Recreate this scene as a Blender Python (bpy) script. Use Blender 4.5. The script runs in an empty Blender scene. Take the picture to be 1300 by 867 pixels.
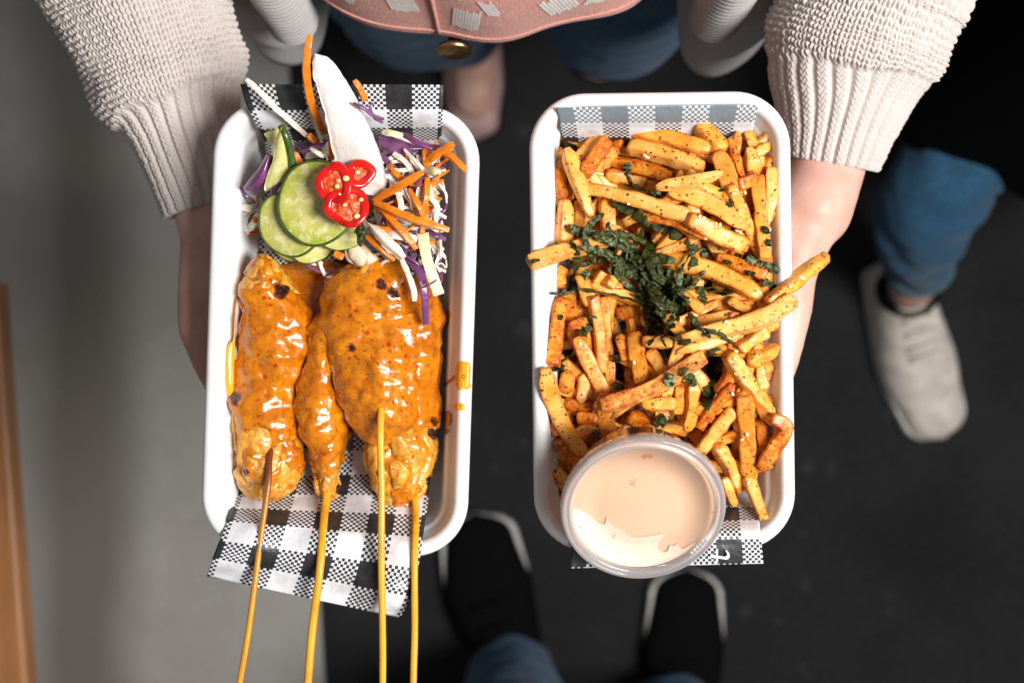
import bpy, bmesh, math, random
import numpy as np
from mathutils import Vector, Matrix, noise
R = math.radians
random.seed(11); rng = np.random.default_rng(11)
sc = bpy.context.scene
COL = sc.collection

# ------------------------------------------------------------------ camera, world, lights, exposure
CAMZ, FOCUS, WIDE = 1.69, 0.69, 0.53
cd = bpy.data.cameras.new('camera'); cam = bpy.data.objects.new('camera', cd); COL.objects.link(cam)
cam.location = (0, 0, CAMZ); cd.sensor_width = 36; cd.lens = 36 * FOCUS / WIDE
cd.clip_start = .02; cd.clip_end = 60
cd.dof.use_dof = True; cd.dof.focus_distance = FOCUS - .012; cd.dof.aperture_fstop = 5.8
sc.camera = cam
w = bpy.data.worlds.new('World'); sc.world = w; w.use_nodes = True
w.node_tree.nodes['Background'].inputs[0].default_value = (.985, .985, 1, 1)
w.node_tree.nodes['Background'].inputs[1].default_value = .13
def area(name, loc, target, sx, sy, power, col):
    l = bpy.data.lights.new(name, 'AREA'); l.shape = 'RECTANGLE'; l.size = sx; l.size_y = sy
    l.energy = power; l.color = col
    o = bpy.data.objects.new(name, l); COL.objects.link(o); o.location = loc
    o.rotation_euler = (Vector(target) - Vector(loc)).to_track_quat('-Z', 'Y').to_euler()
    return o
area('window_light', (.80, -.12, 2.25), (0, 0, 1.0), .40, .70, 38, (1, .985, .96))
sc.view_settings.view_transform = 'Standard'; sc.view_settings.look = 'None'
sc.view_settings.exposure = .12; sc.view_settings.gamma = 1
sc.cycles.use_denoising = True
sc.cycles.max_bounces = 8; sc.cycles.transparent_max_bounces = 12

# ------------------------------------------------------------------ helpers
def sz(z): return WIDE / 1300 / FOCUS * (CAMZ - z)                 # metres per photo pixel at height z
def P(px, py, z): return Vector(((px - 650) * sz(z), (433.5 - py) * sz(z), z))
def obj(name, V, F, m, parent=None, smooth=True, local=False, attrs=None, center=True, sharp=None):
    V = np.asarray(V, dtype=np.float64).reshape(-1, 3)
    me = bpy.data.meshes.new(name)
    o = bpy.data.objects.new(name, me); COL.objects.link(o)
    if parent is not None:
        o.parent = parent
        if not local:
            r = parent
            off = np.zeros(3)
            while r is not None: off += np.array(r.location); r = r.parent
            V = V - off
    elif center and not local:
        c = (V.min(0) + V.max(0)) / 2; V = V - c; o.location = c
    if isinstance(F, np.ndarray):
        n, k = F.shape
        me.vertices.add(len(V)); me.vertices.foreach_set('co', V.ravel().astype(np.float32))
        me.loops.add(n * k); me.loops.foreach_set('vertex_index', F.ravel().astype(np.int32))
        me.polygons.add(n); me.polygons.foreach_set('loop_start', np.arange(0, n * k, k, dtype=np.int32))
        me.update(calc_edges=True)
    else:
        me.from_pydata([tuple(v) for v in V], [], [tuple(f) for f in F])
    if smooth: me.polygons.foreach_set('use_smooth', [True] * len(me.polygons))
    for k, a in (attrs or {}).items():
        at = me.attributes.new(k, 'FLOAT', 'POINT'); at.data.foreach_set('value', np.asarray(a, dtype=np.float32))
    me.update()
    if sharp: me.set_sharp_from_angle(angle=R(sharp))
    if m: me.materials.append(m)
    return o
def tag(o, label=None, cat=None, group=None, kind=None):
    for k, v in (('label', label), ('category', cat), ('group', group), ('kind', kind)):
        if v: o[k] = v
    return o
def empty(name, loc, label, cat, group=None):
    o = bpy.data.objects.new(name, None); o.empty_display_size = .02; COL.objects.link(o); o.location = loc
    return tag(o, label, cat, group)
def grid_faces(n, m, close_u=False, close_v=False):
    i = np.arange(n if close_u else n - 1); j = np.arange(m if close_v else m - 1)
    I, J = np.meshgrid(i, j, indexing='ij'); I2 = (I + 1) % n; J2 = (J + 1) % m
    return np.stack([I * m + J, I2 * m + J, I2 * m + J2, I * m + J2], -1).reshape(-1, 4)
def cr(pts, n):
    """Catmull-Rom through rows of pts, n samples"""
    p = np.asarray(pts, float)
    if len(p) == 2: return p[0] + (p[1] - p[0]) * np.linspace(0, 1, n)[:, None]
    q = np.vstack([2 * p[0] - p[1], p, 2 * p[-1] - p[-2]])
    t = np.linspace(0, len(p) - 1 - 1e-9, n); k = t.astype(int); f = (t - k)[:, None]
    a, b, c, d = q[k], q[k + 1], q[k + 2], q[k + 3]
    return .5 * (2 * b + (c - a) * f + (2 * a - 5 * b + 4 * c - d) * f**2 + (3 * b - a - 3 * c + d) * f**3)
def sm(a, b, x):
    t = np.clip((np.asarray(x, float) - a) / (b - a), 0, 1); return t * t * (3 - 2 * t)
def frames(path):
    t = np.gradient(path, axis=0); t /= np.linalg.norm(t, axis=1)[:, None] + 1e-12
    up = np.array([0, 0, 1.]); s = np.cross(t, up); ns = np.linalg.norm(s, axis=1)
    if ns.min() < .2: s = np.cross(t, np.array([0, 1., 0.01]))
    s /= np.linalg.norm(s, axis=1)[:, None] + 1e-12
    return t, s, np.cross(s, t)
def sweep(path, hw, hh, n=12, ex=4., roll=0., cap=.18, jit=0., seed=0):
    """closed tube along a path; returns verts, faces (quads+tris list), crust attribute"""
    path = np.asarray(path, float); N = len(path)
    hw = np.broadcast_to(np.asarray(hw, float), (N,)).copy(); hh = np.broadcast_to(np.asarray(hh, float), (N,)).copy()
    t, s, u = frames(path)
    rl = np.broadcast_to(np.asarray(roll, float), (N,))
    c, d = np.cos(rl)[:, None], np.sin(rl)[:, None]
    s, u = s * c + u * d, u * c - s * d
    if jit:
        rr = np.random.default_rng(seed)
        hw *= 1 + jit * rr.normal(size=N); hh *= 1 + jit * rr.normal(size=N)
    th = (np.arange(n) + .5) / n * 2 * math.pi
    cx = np.sign(np.cos(th)) * np.abs(np.cos(th)) ** (2 / ex); sx = np.sign(np.sin(th)) * np.abs(np.sin(th)) ** (2 / ex)
    if cap:
        a, b = cap * hw[0], cap * hw[-1]
        path = np.vstack([path[0] - t[0] * a, path, path[-1] + t[-1] * b])
        hw = np.concatenate([[hw[0] * .78], hw, [hw[-1] * .78]]); hh = np.concatenate([[hh[0] * .78], hh, [hh[-1] * .78]])
        s = np.vstack([s[0], s, s[-1]]); u = np.vstack([u[0], u, u[-1]]); N += 2
    V = path[:, None] + s[:, None] * (hw[:, None] * cx)[..., None] + u[:, None] * (hh[:, None] * sx)[..., None]
    V = V.reshape(-1, 3)
    F = [tuple(f) for f in grid_faces(N, n, False, True)]
    V = np.vstack([V, path[0], path[-1]]); k0, k1 = N * n, N * n + 1
    F += [(k0, j, (j + 1) % n) for j in range(n)] + [(k1, (N - 1) * n + (j + 1) % n, (N - 1) * n + j) for j in range(n)]
    corner = sm(.55, .95, np.abs(cx * sx)); row = np.linspace(-1, 1, N)
    cr_ = np.clip(corner[None] + sm(.8, 1, np.abs(row))[:, None] * .6, 0, 1)
    at = np.concatenate([cr_.ravel(), [.15, .15]])
    return V, F, at
def lathe(prof, n=48):
    th = np.arange(n) / n * 2 * math.pi; p = np.asarray(prof, float)
    V = np.stack([p[:, 0:1] * np.cos(th), p[:, 0:1] * np.sin(th), np.repeat(p[:, 1:2], n, 1)], -1)
    return V.reshape(-1, 3), grid_faces(len(p), n, False, True)
def fbm(p, sc_, o=3): return noise.fractal(Vector(p) * sc_, 1.0, 2.0, o)
def bake(o):
    dg = bpy.context.evaluated_depsgraph_get(); me = bpy.data.meshes.new_from_object(o.evaluated_get(dg))
    o.modifiers.clear(); old = o.data; o.data = me; bpy.data.meshes.remove(old)
    me.polygons.foreach_set('use_smooth', [True] * len(me.polygons))

# ------------------------------------------------------------------ materials
class NT:
    def __init__(s, name):
        s.m = bpy.data.materials.new(name); s.m.use_nodes = True; s.t = s.m.node_tree
        s.b = s.t.nodes['Principled BSDF']; s.out = s.t.nodes['Material Output']; s._c = None
    def n(s, ty, **kw):
        x = s.t.nodes.new(ty)
        for k, v in kw.items(): setattr(x, k, v)
        return x
    def l(s, a, b): s.t.links.new(a, b)
    def setp(s, **kw):
        for k, v in kw.items():
            k = k.replace('_', ' ')
            i = s.b.inputs[k]
            if hasattr(v, 'is_linked') or isinstance(v, bpy.types.NodeSocket): s.l(v, i)
            elif k in ('Base Color', 'Subsurface Radius', 'Specular Tint', 'Coat Tint', 'Sheen Tint') and len(v) == 3 and k != 'Subsurface Radius': i.default_value = (*v, 1)
            else: i.default_value = v
        return s
    def co(s):
        if s._c is None:
            tc = s.n('ShaderNodeTexCoord'); oi = s.n('ShaderNodeObjectInfo')
            mu = s.n('ShaderNodeMath', operation='MULTIPLY'); s.l(oi.outputs['Random'], mu.inputs[0]); mu.inputs[1].default_value = 7.3
            ad = s.n('ShaderNodeVectorMath', operation='ADD'); s.l(tc.outputs['Object'], ad.inputs[0]); s.l(mu.outputs[0], ad.inputs[1])
            s._c = ad.outputs[0]
        return s._c
    def noise(s, scale, detail=3, rough=.55, vec=None, dist=0):
        x = s.n('ShaderNodeTexNoise'); s.l(vec or s.co(), x.inputs['Vector'])
        x.inputs['Scale'].default_value = scale; x.inputs['Detail'].default_value = detail; x.inputs['Roughness'].default_value = rough
        x.inputs['Distortion'].default_value = dist
        return x.outputs['Fac']
    def ramp(s, f, a, b, smooth=False):
        x = s.n('ShaderNodeMapRange'); s.l(f, x.inputs[0]); x.inputs[1].default_value = a; x.inputs[2].default_value = b
        if smooth: x.interpolation_type = 'SMOOTHSTEP'
        return x.outputs[0]
    def val(s, op, a, b=None):
        x = s.n('ShaderNodeMath', operation=op)
        for i, v in enumerate((a, b)):
            if v is None: continue
            if isinstance(v, (int, float)): x.inputs[i].default_value = v
            else: s.l(v, x.inputs[i])
        return x.outputs[0]
    def mix(s, f, a, b):
        x = s.n('ShaderNodeMix', data_type='RGBA')
        for i, v in ((0, f), (6, a), (7, b)):
            if isinstance(v, (int, float)): x.inputs[i].default_value = v
            elif isinstance(v, tuple): x.inputs[i].default_value = (*v, 1)
            else: s.l(v, x.inputs[i])
        return x.outputs[2]
    def specks(s, scale, size, keep, vec=None):
        nz = s.n('ShaderNodeTexNoise'); s.l(vec or s.co(), nz.inputs['Vector']); nz.inputs['Scale'].default_value = scale * 2.2
        ad = s.n('ShaderNodeVectorMath', operation='MULTIPLY_ADD'); s.l(nz.outputs['Color'], ad.inputs[0]); ad.inputs[1].default_value = (.9 / scale,) * 3; s.l(vec or s.co(), ad.inputs[2])
        x = s.n('ShaderNodeTexVoronoi'); s.l(ad.outputs[0], x.inputs['Vector']); x.inputs['Scale'].default_value = scale
        sp = s.n('ShaderNodeSeparateColor'); s.l(x.outputs['Color'], sp.inputs[0])
        rad = s.val('MULTIPLY', s.val('ADD', s.val('MULTIPLY', s.val('POWER', sp.outputs[1], 2.0), 1.1), .35), size)
        near = s.ramp(s.val('DIVIDE', x.outputs['Distance'], rad), 1.0, .7)
        return s.val('MULTIPLY', near, s.val('GREATER_THAN', sp.outputs[0], 1 - keep))
    def bump(s, h, strength=.3, dist=.001):
        x = s.n('ShaderNodeBump'); s.l(h, x.inputs['Height']); x.inputs['Strength'].default_value = strength; x.inputs['Distance'].default_value = dist
        s.l(x.outputs[0], s.b.inputs['Normal']); return s
    def attr(s, name, ty='GEOMETRY'):
        x = s.n('ShaderNodeAttribute'); x.attribute_name = name; x.attribute_type = ty; return x.outputs['Fac']
M = {}
def simple(name, col, rough=.5, nscale=60, var=.25, bump=0, bscale=300, **kw):
    t = NT(name); f = t.noise(nscale, 4)
    dk = tuple(c * (1 - var) for c in col); lt = tuple(min(1, c * (1 + var * .6)) for c in col)
    t.setp(Base_Color=t.mix(t.ramp(f, .3, .7), dk, lt), Roughness=rough, **kw)
    if bump: t.bump(t.noise(bscale, 4), bump, .0008)
    M[name] = t.m; return t.m
# tray: moulded sugarcane fibre
t = NT('moulded_fibre'); f = t.noise(700, 5, .65); g = t.noise(40, 3)
t.setp(Base_Color=t.mix(t.ramp(g, .3, .7), (.72, .72, .725), (.79, .79, .79)), Roughness=.5, Specular_IOR_Level=.35); t.bump(f, .22, .0004); M['tray'] = t.m
# fries
t = NT('fried_potato'); tone = t.attr('tone', 'OBJECT'); pale = t.attr('pale', 'OBJECT'); crust = t.attr('crust')
a = t.noise(90, 4, .6); b = t.noise(320, 4, .7); c3 = t.noise(150, 3, .6, dist=.4)
base = t.mix(pale, (.86, .36, .012), (.97, .64, .19))
base = t.mix(t.ramp(a, .35, .75), base, (.80, .265, .006))
base = t.mix(t.val('MULTIPLY', crust, .75), base, (.56, .14, .004))
d4 = t.noise(1100, 3, .75)
pf = t.val('ADD', t.val('ADD', t.val('MULTIPLY', tone, .36), t.val('MULTIPLY', d4, .42)), t.val('ADD', t.val('MULTIPLY', c3, .85), t.val('ADD', t.val('MULTIPLY', b, .38), t.val('MULTIPLY', crust, .10))))
base = t.mix(t.val('MULTIPLY', t.ramp(pf, .955, 1.22), .9), base, (.44, .050, .001))
base = t.mix(t.val('MULTIPLY', t.specks(520, .40, .28), .85), base, (.34, .03, .002))
base = t.mix(t.val('MULTIPLY', t.specks(470, .36, .30), .9), base, (.030, .020, .006))
t.setp(Base_Color=base, Roughness=.42, Specular_IOR_Level=.4, Coat_Weight=.22, Coat_Roughness=.22, Subsurface_Weight=.08, Subsurface_Radius=(.004, .002, .0008), Subsurface_Scale=.6)
t.bump(t.val('ADD', t.noise(260, 4, .65), t.noise(900, 2)), .45, .0006); M['fry'] = t.m
# nori
t = NT('dried_nori'); pale = t.attr('pale', 'OBJECT'); a = t.noise(300, 5, .7)
base = t.mix(t.ramp(a, .35, .75), (.008, .010, .0015), (.064, .074, .006))
base = t.mix(t.val('MULTIPLY', t.ramp(t.noise(500, 3), .45, .6), pale), base, (.30, .36, .20))
t.setp(Base_Color=base, Roughness=.34, Specular_IOR_Level=.22); t.bump(t.noise(420, 4, .7), .9, .0012); M['nori'] = t.m
# chicken and sauces
t = NT('grilled_chicken'); a = t.noise(70, 4, .6); b = t.noise(220, 4, .65); c3 = t.noise(55, 3, .6, dist=.6)
base = t.mix(t.ramp(a, .35, .7), (.66, .26, .012), (.85, .47, .075)); base = t.mix(t.ramp(b, .5, .78), base, (.50, .14, .005))
base = t.mix(t.val('MULTIPLY', t.ramp(t.val('ADD', t.val('MULTIPLY', c3, .7), t.val('MULTIPLY', b, .3)), .58, .70), .85), base, (.14, .024, .004))
chv = t.val('ADD', t.attr('char'), t.val('MULTIPLY', t.val('SUBTRACT', t.noise(300, 4, .7), .5), .9)); base = t.mix(t.ramp(chv, .12, .45), base, (.22, .05, .006)); base = t.mix(t.ramp(chv, .42, .75), base, (.022, .007, .006))
base = t.mix(t.specks(350, .22, .12), base, (.10, .045, .01))
t.setp(Base_Color=base, Roughness=.26, Specular_IOR_Level=.5, Coat_Weight=.45, Coat_Roughness=.12, Subsurface_Weight=.1, Subsurface_Radius=(.004, .002, .001), Subsurface_Scale=.6)
tc = t.n('ShaderNodeTexCoord'); mp = t.n('ShaderNodeMapping'); t.l(tc.outputs['Object'], mp.inputs[0]); mp.inputs['Scale'].default_value = (520, 110, 520)
t.bump(t.val('ADD', t.noise(170, 4, .6), t.val('MULTIPLY', t.noise(1, 4, .65, vec=mp.outputs[0]), .8)), .65, .0016); M['chicken'] = t.m
t = NT('satay_sauce'); a = t.noise(60, 4, .6); b = t.noise(260, 3, .6)
base = t.mix(t.ramp(a, .3, .72), (.50, .125, .002), (.72, .245, .005)); base = t.mix(t.val('MULTIPLY', t.ramp(b, .48, .70), .75), base, (.33, .065, .002))
base = t.mix(t.val('MULTIPLY', t.specks(340, .40, .22), .8), base, (.40, .022, .002)); base = t.mix(t.val('MULTIPLY', t.specks(420, .34, .22), .6), base, (.12, .05, .008))
chv = t.val('ADD', t.attr('char'), t.val('MULTIPLY', t.val('SUBTRACT', t.noise(340, 4, .7), .5), 1.1)); base = t.mix(t.ramp(chv, .15, .5), base, (.26, .05, .004)); base = t.mix(t.ramp(chv, .48, .85), base, (.03, .008, .005))
t.setp(Base_Color=base, Roughness=.2, Specular_IOR_Level=.4, Coat_Weight=.7, Coat_Roughness=.04)
t.bump(t.val('ADD', t.noise(140, 4, .6), t.val('MULTIPLY', t.noise(420, 3, .6), .22)), .38, .0022); M['sauce'] = t.m
t = NT('thin_sauce'); base = t.mix(t.ramp(t.noise(80, 3), .3, .7), (.80, .33, .008), (.86, .40, .015)); base = t.mix(t.val('MULTIPLY', t.specks(420, .3, .1), .8), base, (.5, .08, .004))
t.setp(Base_Color=base, Roughness=.25, Coat_Weight=.4, Coat_Roughness=.15); M['thin_sauce'] = t.m
# skewer wood
t = NT('bamboo'); tc = t.n('ShaderNodeTexCoord'); mp = t.n('ShaderNodeMapping'); t.l(tc.outputs['Object'], mp.inputs[0]); mp.inputs['Scale'].default_value = (400, 18, 400)
g = t.noise(1, 4, .6, vec=mp.outputs[0]); ch = t.attr('char')
base = t.mix(t.ramp(g, .35, .7), (.74, .31, .008), (.88, .46, .018)); base = t.mix(t.val('MULTIPLY', t.ramp(t.noise(90, 3), .52, .7), .6), base, (.55, .20, .012)); base = t.mix(ch, base, (.19, .035, .008))
t.setp(Base_Color=base, Roughness=.4, Coat_Weight=.2); t.bump(g, .3, .0005); M['bamboo'] = t.m
# vegetables
simple('carrot_flesh', (.86, .22, .007), .38, 160, .34, .45, 420, Subsurface_Weight=.15, Subsurface_Radius=(.004, .0015, .0006), Subsurface_Scale=.6, Coat_Weight=.08)
simple('white_cabbage', (.86, .77, .65), .32, 90, .16, .3, 400, Subsurface_Weight=.2, Subsurface_Radius=(.004, .003, .002), Subsurface_Scale=.6, Coat_Weight=.25)
simple('cream_cabbage', (.82, .74, .45), .35, 90, .15, .3, 400, Coat_Weight=.2)
t = NT('purple_cabbage'); a = t.noise(120, 3); cr_ = t.attr('crust')
base = t.mix(t.ramp(a, .35, .7), (.085, .022, .085), (.26, .10, .24)); base = t.mix(t.val('MULTIPLY', cr_, .35), base, (.62, .42, .56))
t.setp(Base_Color=base, Roughness=.3, Coat_Weight=.3); t.bump(t.noise(400, 3), .3, .0006); M['purple'] = t.m
simple('plum_cabbage', (.17, .045, .15), .28, 90, .4, .4, 350, Coat_Weight=.4)
t = NT('radish_flesh'); a = t.noise(50, 3); st = t.noise(55, 2, dist=1.0)
base = t.mix(t.ramp(a, .3, .7), (.80, .76, .72), (.86, .83, .80)); base = t.mix(t.val('MULTIPLY', t.ramp(st, .60, .70), .5), base, (.86, .46, .22))
tc = t.n('ShaderNodeTexCoord'); mp = t.n('ShaderNodeMapping'); t.l(tc.outputs['Object'], mp.inputs[0]); mp.inputs['Scale'].default_value = (500, 60, 500); mp.inputs['Rotation'].default_value = (0, 0, R(20)); fb = t.noise(1, 4, .65, vec=mp.outputs[0]); base = t.mix(t.val('MULTIPLY', t.ramp(fb, .45, .75), .45), base, (.66, .58, .50))
t.setp(Base_Color=base, Roughness=.38, Subsurface_Weight=.25, Subsurface_Radius=(.005, .004, .003), Subsurface_Scale=.6, Coat_Weight=.2); t.bump(fb, .5, .0008); M['radish'] = t.m
t = NT('cucumber_flesh'); tc = t.n('ShaderNodeTexCoord'); ln = t.n('ShaderNodeVectorMath', operation='LENGTH'); t.l(tc.outputs['Object'], ln.inputs[0])
r = ln.outputs['Value']; a = t.noise(130, 4, .6, dist=.6); rr = t.val('ADD', r, t.val('MULTIPLY', t.val('SUBTRACT', a, .5), .010))
base = t.mix(t.ramp(rr, .004, .013), (.66, .62, .24), (.54, .52, .13)); base = t.mix(t.ramp(rr, .013, .0205), base, (.36, .42, .035))
base = t.mix(t.val('MULTIPLY', t.ramp(t.noise(180, 3, .6, dist=1), .5, .66), .6), base, (.80, .76, .46))
base = t.mix(t.val('MULTIPLY', t.specks(150, .4, .4), .4), base, (.22, .27, .04))
t.setp(Base_Color=base, Roughness=.25, Subsurface_Weight=.15, Subsurface_Radius=(.003, .004, .001), Subsurface_Scale=.6, Coat_Weight=.4, Coat_Roughness=.1); t.bump(t.noise(200, 4), .4, .001); M['cuke'] = t.m
simple('cucumber_peel', (.055, .115, .015), .3, 160, .5, .3, 300, Coat_Weight=.3)
simple('chilli_skin', (.66, .008, .006), .22, 140, .4, .3, 240, Coat_Weight=.35, Coat_Roughness=.12)
t = NT('chilli_flesh'); a = t.noise(420, 4, .65); b = t.noise(230, 3)
base = t.mix(t.ramp(a, .4, .65), (.62, .030, .008), (.84, .20, .04)); base = t.mix(t.val('MULTIPLY', t.ramp(b, .56, .68), .8), base, (.88, .46, .20)); base = t.mix(t.val('MULTIPLY', t.ramp(b, .42, .34), .6), base, (.30, .012, .006))
t.setp(Base_Color=base, Roughness=.28, Coat_Weight=.35, Coat_Roughness=.15); t.bump(a, .7, .0012); M['chilli_flesh'] = t.m
simple('chilli_seed', (.85, .66, .30), .3, 90, .15, Coat_Weight=.3)
simple('herb_leaf', (.030, .050, .014), .4, 120, .4, .6, 300)
simple('sesame', (.82, .66, .40), .35, 90, .15)
simple('pale_meat', (.78, .62, .44), .3, 90, .22, .6, 160, Coat_Weight=.4)
# dip
t = NT('chilli_mayo'); a = t.noise(25, 3); base = t.mix(t.ramp(a, .3, .7), (.93, .61, .41), (.94, .66, .46)); base = t.mix(t.val('MULTIPLY', t.specks(150, .30, .16), .8), base, (.80, .30, .06))
t.setp(Base_Color=base, Roughness=.3, Subsurface_Weight=.1, Subsurface_Radius=(.004, .003, .002), Subsurface_Scale=.5); M['mayo'] = t.m
t = NT('mayo_film'); base = t.mix(t.val('MULTIPLY', t.specks(120, .26, .12), .7), (.97, .79, .66), (.82, .36, .11)); t.setp(Base_Color=base, Roughness=.25); M['film'] = t.m
t = NT('clear_plastic'); t.t.nodes.remove(t.b); tr = t.n('ShaderNodeBsdfTransparent'); tr.inputs[0].default_value = (.99, .98, .98, 1)
gl = t.n('ShaderNodeBsdfGlossy'); gl.inputs['Roughness'].default_value = .08; df = t.n('ShaderNodeBsdfTranslucent'); df.inputs[0].default_value = (.95, .91, .90, 1); d2 = t.n('ShaderNodeBsdfDiffuse'); d2.inputs[0].default_value = (.93, .88, .87, 1)
fr = t.n('ShaderNodeFresnel'); fr.inputs[0].default_value = 1.5; lw = t.n('ShaderNodeLayerWeight'); lw.inputs[0].default_value = .22
m0 = t.n('ShaderNodeMixShader'); m0.inputs[0].default_value = .5; t.l(df.outputs[0], m0.inputs[1]); t.l(d2.outputs[0], m0.inputs[2])
m1 = t.n('ShaderNodeMixShader'); t.l(t.val('ADD', t.val('MULTIPLY', lw.outputs['Facing'], .75), .0), m1.inputs[0]); t.l(tr.outputs[0], m1.inputs[1]); t.l(m0.outputs[0], m1.inputs[2])
m2 = t.n('ShaderNodeMixShader'); t.l(fr.outputs[0], m2.inputs[0]); t.l(m1.outputs[0], m2.inputs[1]); t.l(gl.outputs[0], m2.inputs[2]); t.l(m2.outputs[0], t.out.inputs[0]); M['clear'] = t.m
fm = t.m.copy(); fm.name = 'frosted_plastic'; M['frosted'] = fm
for nd in fm.node_tree.nodes:
    if nd.type == 'MATH' and nd.operation == 'ADD': nd.inputs[1].default_value = .42
# printed greaseproof paper
def paper(name, sq, cells, sheen_end):
    t = NT(name); uv = t.n('ShaderNodeUVMap'); uv.uv_map = 'UVMap'; sp = t.n('ShaderNodeSeparateXYZ'); t.l(uv.outputs[0], sp.inputs[0])
    X, Y = sp.outputs[0], sp.outputs[1]
    sx = t.val('FLOORED_MODULO', t.val('FLOOR', t.val('DIVIDE', X, sq)), 2.0); sy = t.val('FLOORED_MODULO', t.val('FLOOR', t.val('DIVIDE', Y, sq)), 2.0)
    cx = t.val('FLOOR', t.val('MULTIPLY', X, cells / sq)); cy = t.val('FLOOR', t.val('MULTIPLY', Y, cells / sq))
    chk = t.val('FLOORED_MODULO', t.val('ADD', cx, cy), 2.0)
    same = t.val('COMPARE', sx, sy); same.node.inputs[2].default_value = .1
    # same parity: solid (white where even, black where odd); else fine checker
    whitesq = t.val('SUBTRACT', 1.0, sx)
    ink = t.val('ADD', t.val('MULTIPLY', same, whitesq), t.val('MULTIPLY', t.val('SUBTRACT', 1.0, same), chk))
    a = t.noise(160, 4); blk = t.mix(t.ramp(a, .3, .75), (.014, .015, .018), (.040, .040, .043)); wht = t.mix(t.ramp(a, .3, .7), (.66, .67, .71), (.78, .78, .81)); wht = t.mix(t.val('MULTIPLY', t.ramp(t.noise(45, 3), .56, .66), .5), wht, (.52, .48, .42))
    if sheen_end: # pale reflection on the glossy flap, painted into ink and paper colours
        sheen_mask = t.ramp(Y, sheen_end, sheen_end - .002); blk = t.mix(sheen_mask, blk, (.165, .20, .225)); wht = t.mix(sheen_mask, wht, (.60, .62, .65))
    t.setp(Base_Color=t.mix(ink, blk, wht), Roughness=.38, Specular_IOR_Level=.5); t.bump(t.noise(75, 5, .6), .5, .0025); M[name] = t.m
paper('print_satay', .0135, 9, 0); paper('print_fries', .0135, 9, .0135 + .019)
# cloth, skin, floor
def knit(name, col, var=.14):
    t = NT(name); tc = t.n('ShaderNodeTexCoord'); f = t.noise(900, 3, .7); g = t.noise(25, 3); h = t.attr('height')
    c = t.mix(t.ramp(g, .3, .7), tuple(x * .93 for x in col), col); c = t.mix(t.val('MULTIPLY', t.ramp(f, .35, .75), .5), c, tuple(x * (1 - var * 1.6) for x in col))
    t.setp(Base_Color=c, Roughness=.85, Specular_IOR_Level=.2, Sheen_Weight=.25, Sheen_Roughness=.5); t.bump(f, .5, .0006); M[name] = t.m
knit('beige_wool', (.62, .55, .515)); knit('grey_wool', (.50, .485, .47))
t = NT('pink_linen'); tc = t.n('ShaderNodeTexCoord'); mp = t.n('ShaderNodeMapping'); t.l(tc.outputs['Object'], mp.inputs[0]); mp.inputs['Scale'].default_value = (900, 900, 120)
f = t.noise(1, 3, .6, vec=mp.outputs[0]); g = t.noise(45, 4)
c = t.mix(t.ramp(f, .3, .7), (.58, .25, .20), (.76, .40, .34)); c = t.mix(t.val('MULTIPLY', t.ramp(g, .4, .7), .3), c, (.50, .20, .17))
t.setp(Base_Color=c, Roughness=.8, Specular_IOR_Level=.2, Sheen_Weight=.15); t.bump(f, .5, .0008); M['linen'] = t.m
simple('linen_print', (.90, .84, .81), .85, 300, .15)
simple('denim', (.016, .085, .170), .8, 260, .55, .5, 900, Sheen_Weight=.1)
simple('faded_denim', (.07, .15, .20), .8, 260, .4, .5, 900)
simple('dark_denim', (.02, .05, .095), .8, 220, .5, .5, 900)
simple('brass', (.55, .36, .16), .32, 90, .3, .2, 300, Metallic=1.0)
simple('black_canvas', (.004, .004, .0045), .9, 300, .4, .2, 700, Specular_IOR_Level=.08)
simple('sole_rubber', (.62, .60, .56), .6, 90, .25)
simple('cream_knit', (.66, .59, .52), .8, 45, .25, .6, 350)
simple('pink_suede', (.52, .33, .32), .8, 60, .2, .4, 300)
simple('dark_wool', (.0035, .003, .003), .9, 120, .4, Specular_IOR_Level=.08)
def skin(name, c0, c1):
    t = NT(name); a = t.noise(35, 4); b = t.noise(400, 4, .7)
    w_ = t.n('ShaderNodeTexWave'); tc = t.n('ShaderNodeTexCoord'); t.l(tc.outputs['Object'], w_.inputs['Vector']); w_.bands_direction = 'Y'; w_.inputs['Scale'].default_value = 14; w_.inputs['Distortion'].default_value = 3; w_.inputs['Detail'].default_value = 2; w_.inputs['Detail Scale'].default_value = 4
    cre = t.ramp(w_.outputs['Fac'], .0, .25)
    c = t.mix(t.ramp(a, .35, .7), c0, c1); c = t.mix(t.val('MULTIPLY', t.val('SUBTRACT', 1.0, cre), .06), c, (.50, .20, .15))
    t.setp(Base_Color=c, Roughness=.48, Specular_IOR_Level=.4, Subsurface_Weight=.2, Subsurface_Radius=(.008, .003, .0015), Subsurface_Scale=.8)
    t.bump(t.val('ADD', t.val('MULTIPLY', b, .5), t.val('MULTIPLY', cre, .3)), .2, .0010); M['skin'] = t.m
skin('skin', (.60, .325, .25), (.74, .47, .39))
t = NT('dark_rubber_floor'); a = t.noise(5, 4, .6); b = t.noise(170, 3, .7); sp = t.specks(60, .22, .12)
c = t.mix(t.ramp(a, .3, .7), (.010, .010, .0105), (.023, .023, .0245)); c = t.mix(t.val('MULTIPLY', t.ramp(b, .35, .75), .5), c, (.034, .034, .036)); c = t.mix(t.val('MULTIPLY', t.specks(28, .25, .3), .45), c, (.05, .05, .05))
t.setp(Base_Color=c, Roughness=.85, Specular_IOR_Level=.1); t.bump(b, .6, .003); M['floor'] = t.m
t = NT('polished_concrete'); tc = t.n('ShaderNodeTexCoord'); mp = t.n('ShaderNodeMapping'); t.l(tc.outputs['Object'], mp.inputs[0]); mp.inputs['Scale'].default_value = (5.5, .35, 1); mp.inputs['Location'].default_value = (.54, 0, 0)
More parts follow.
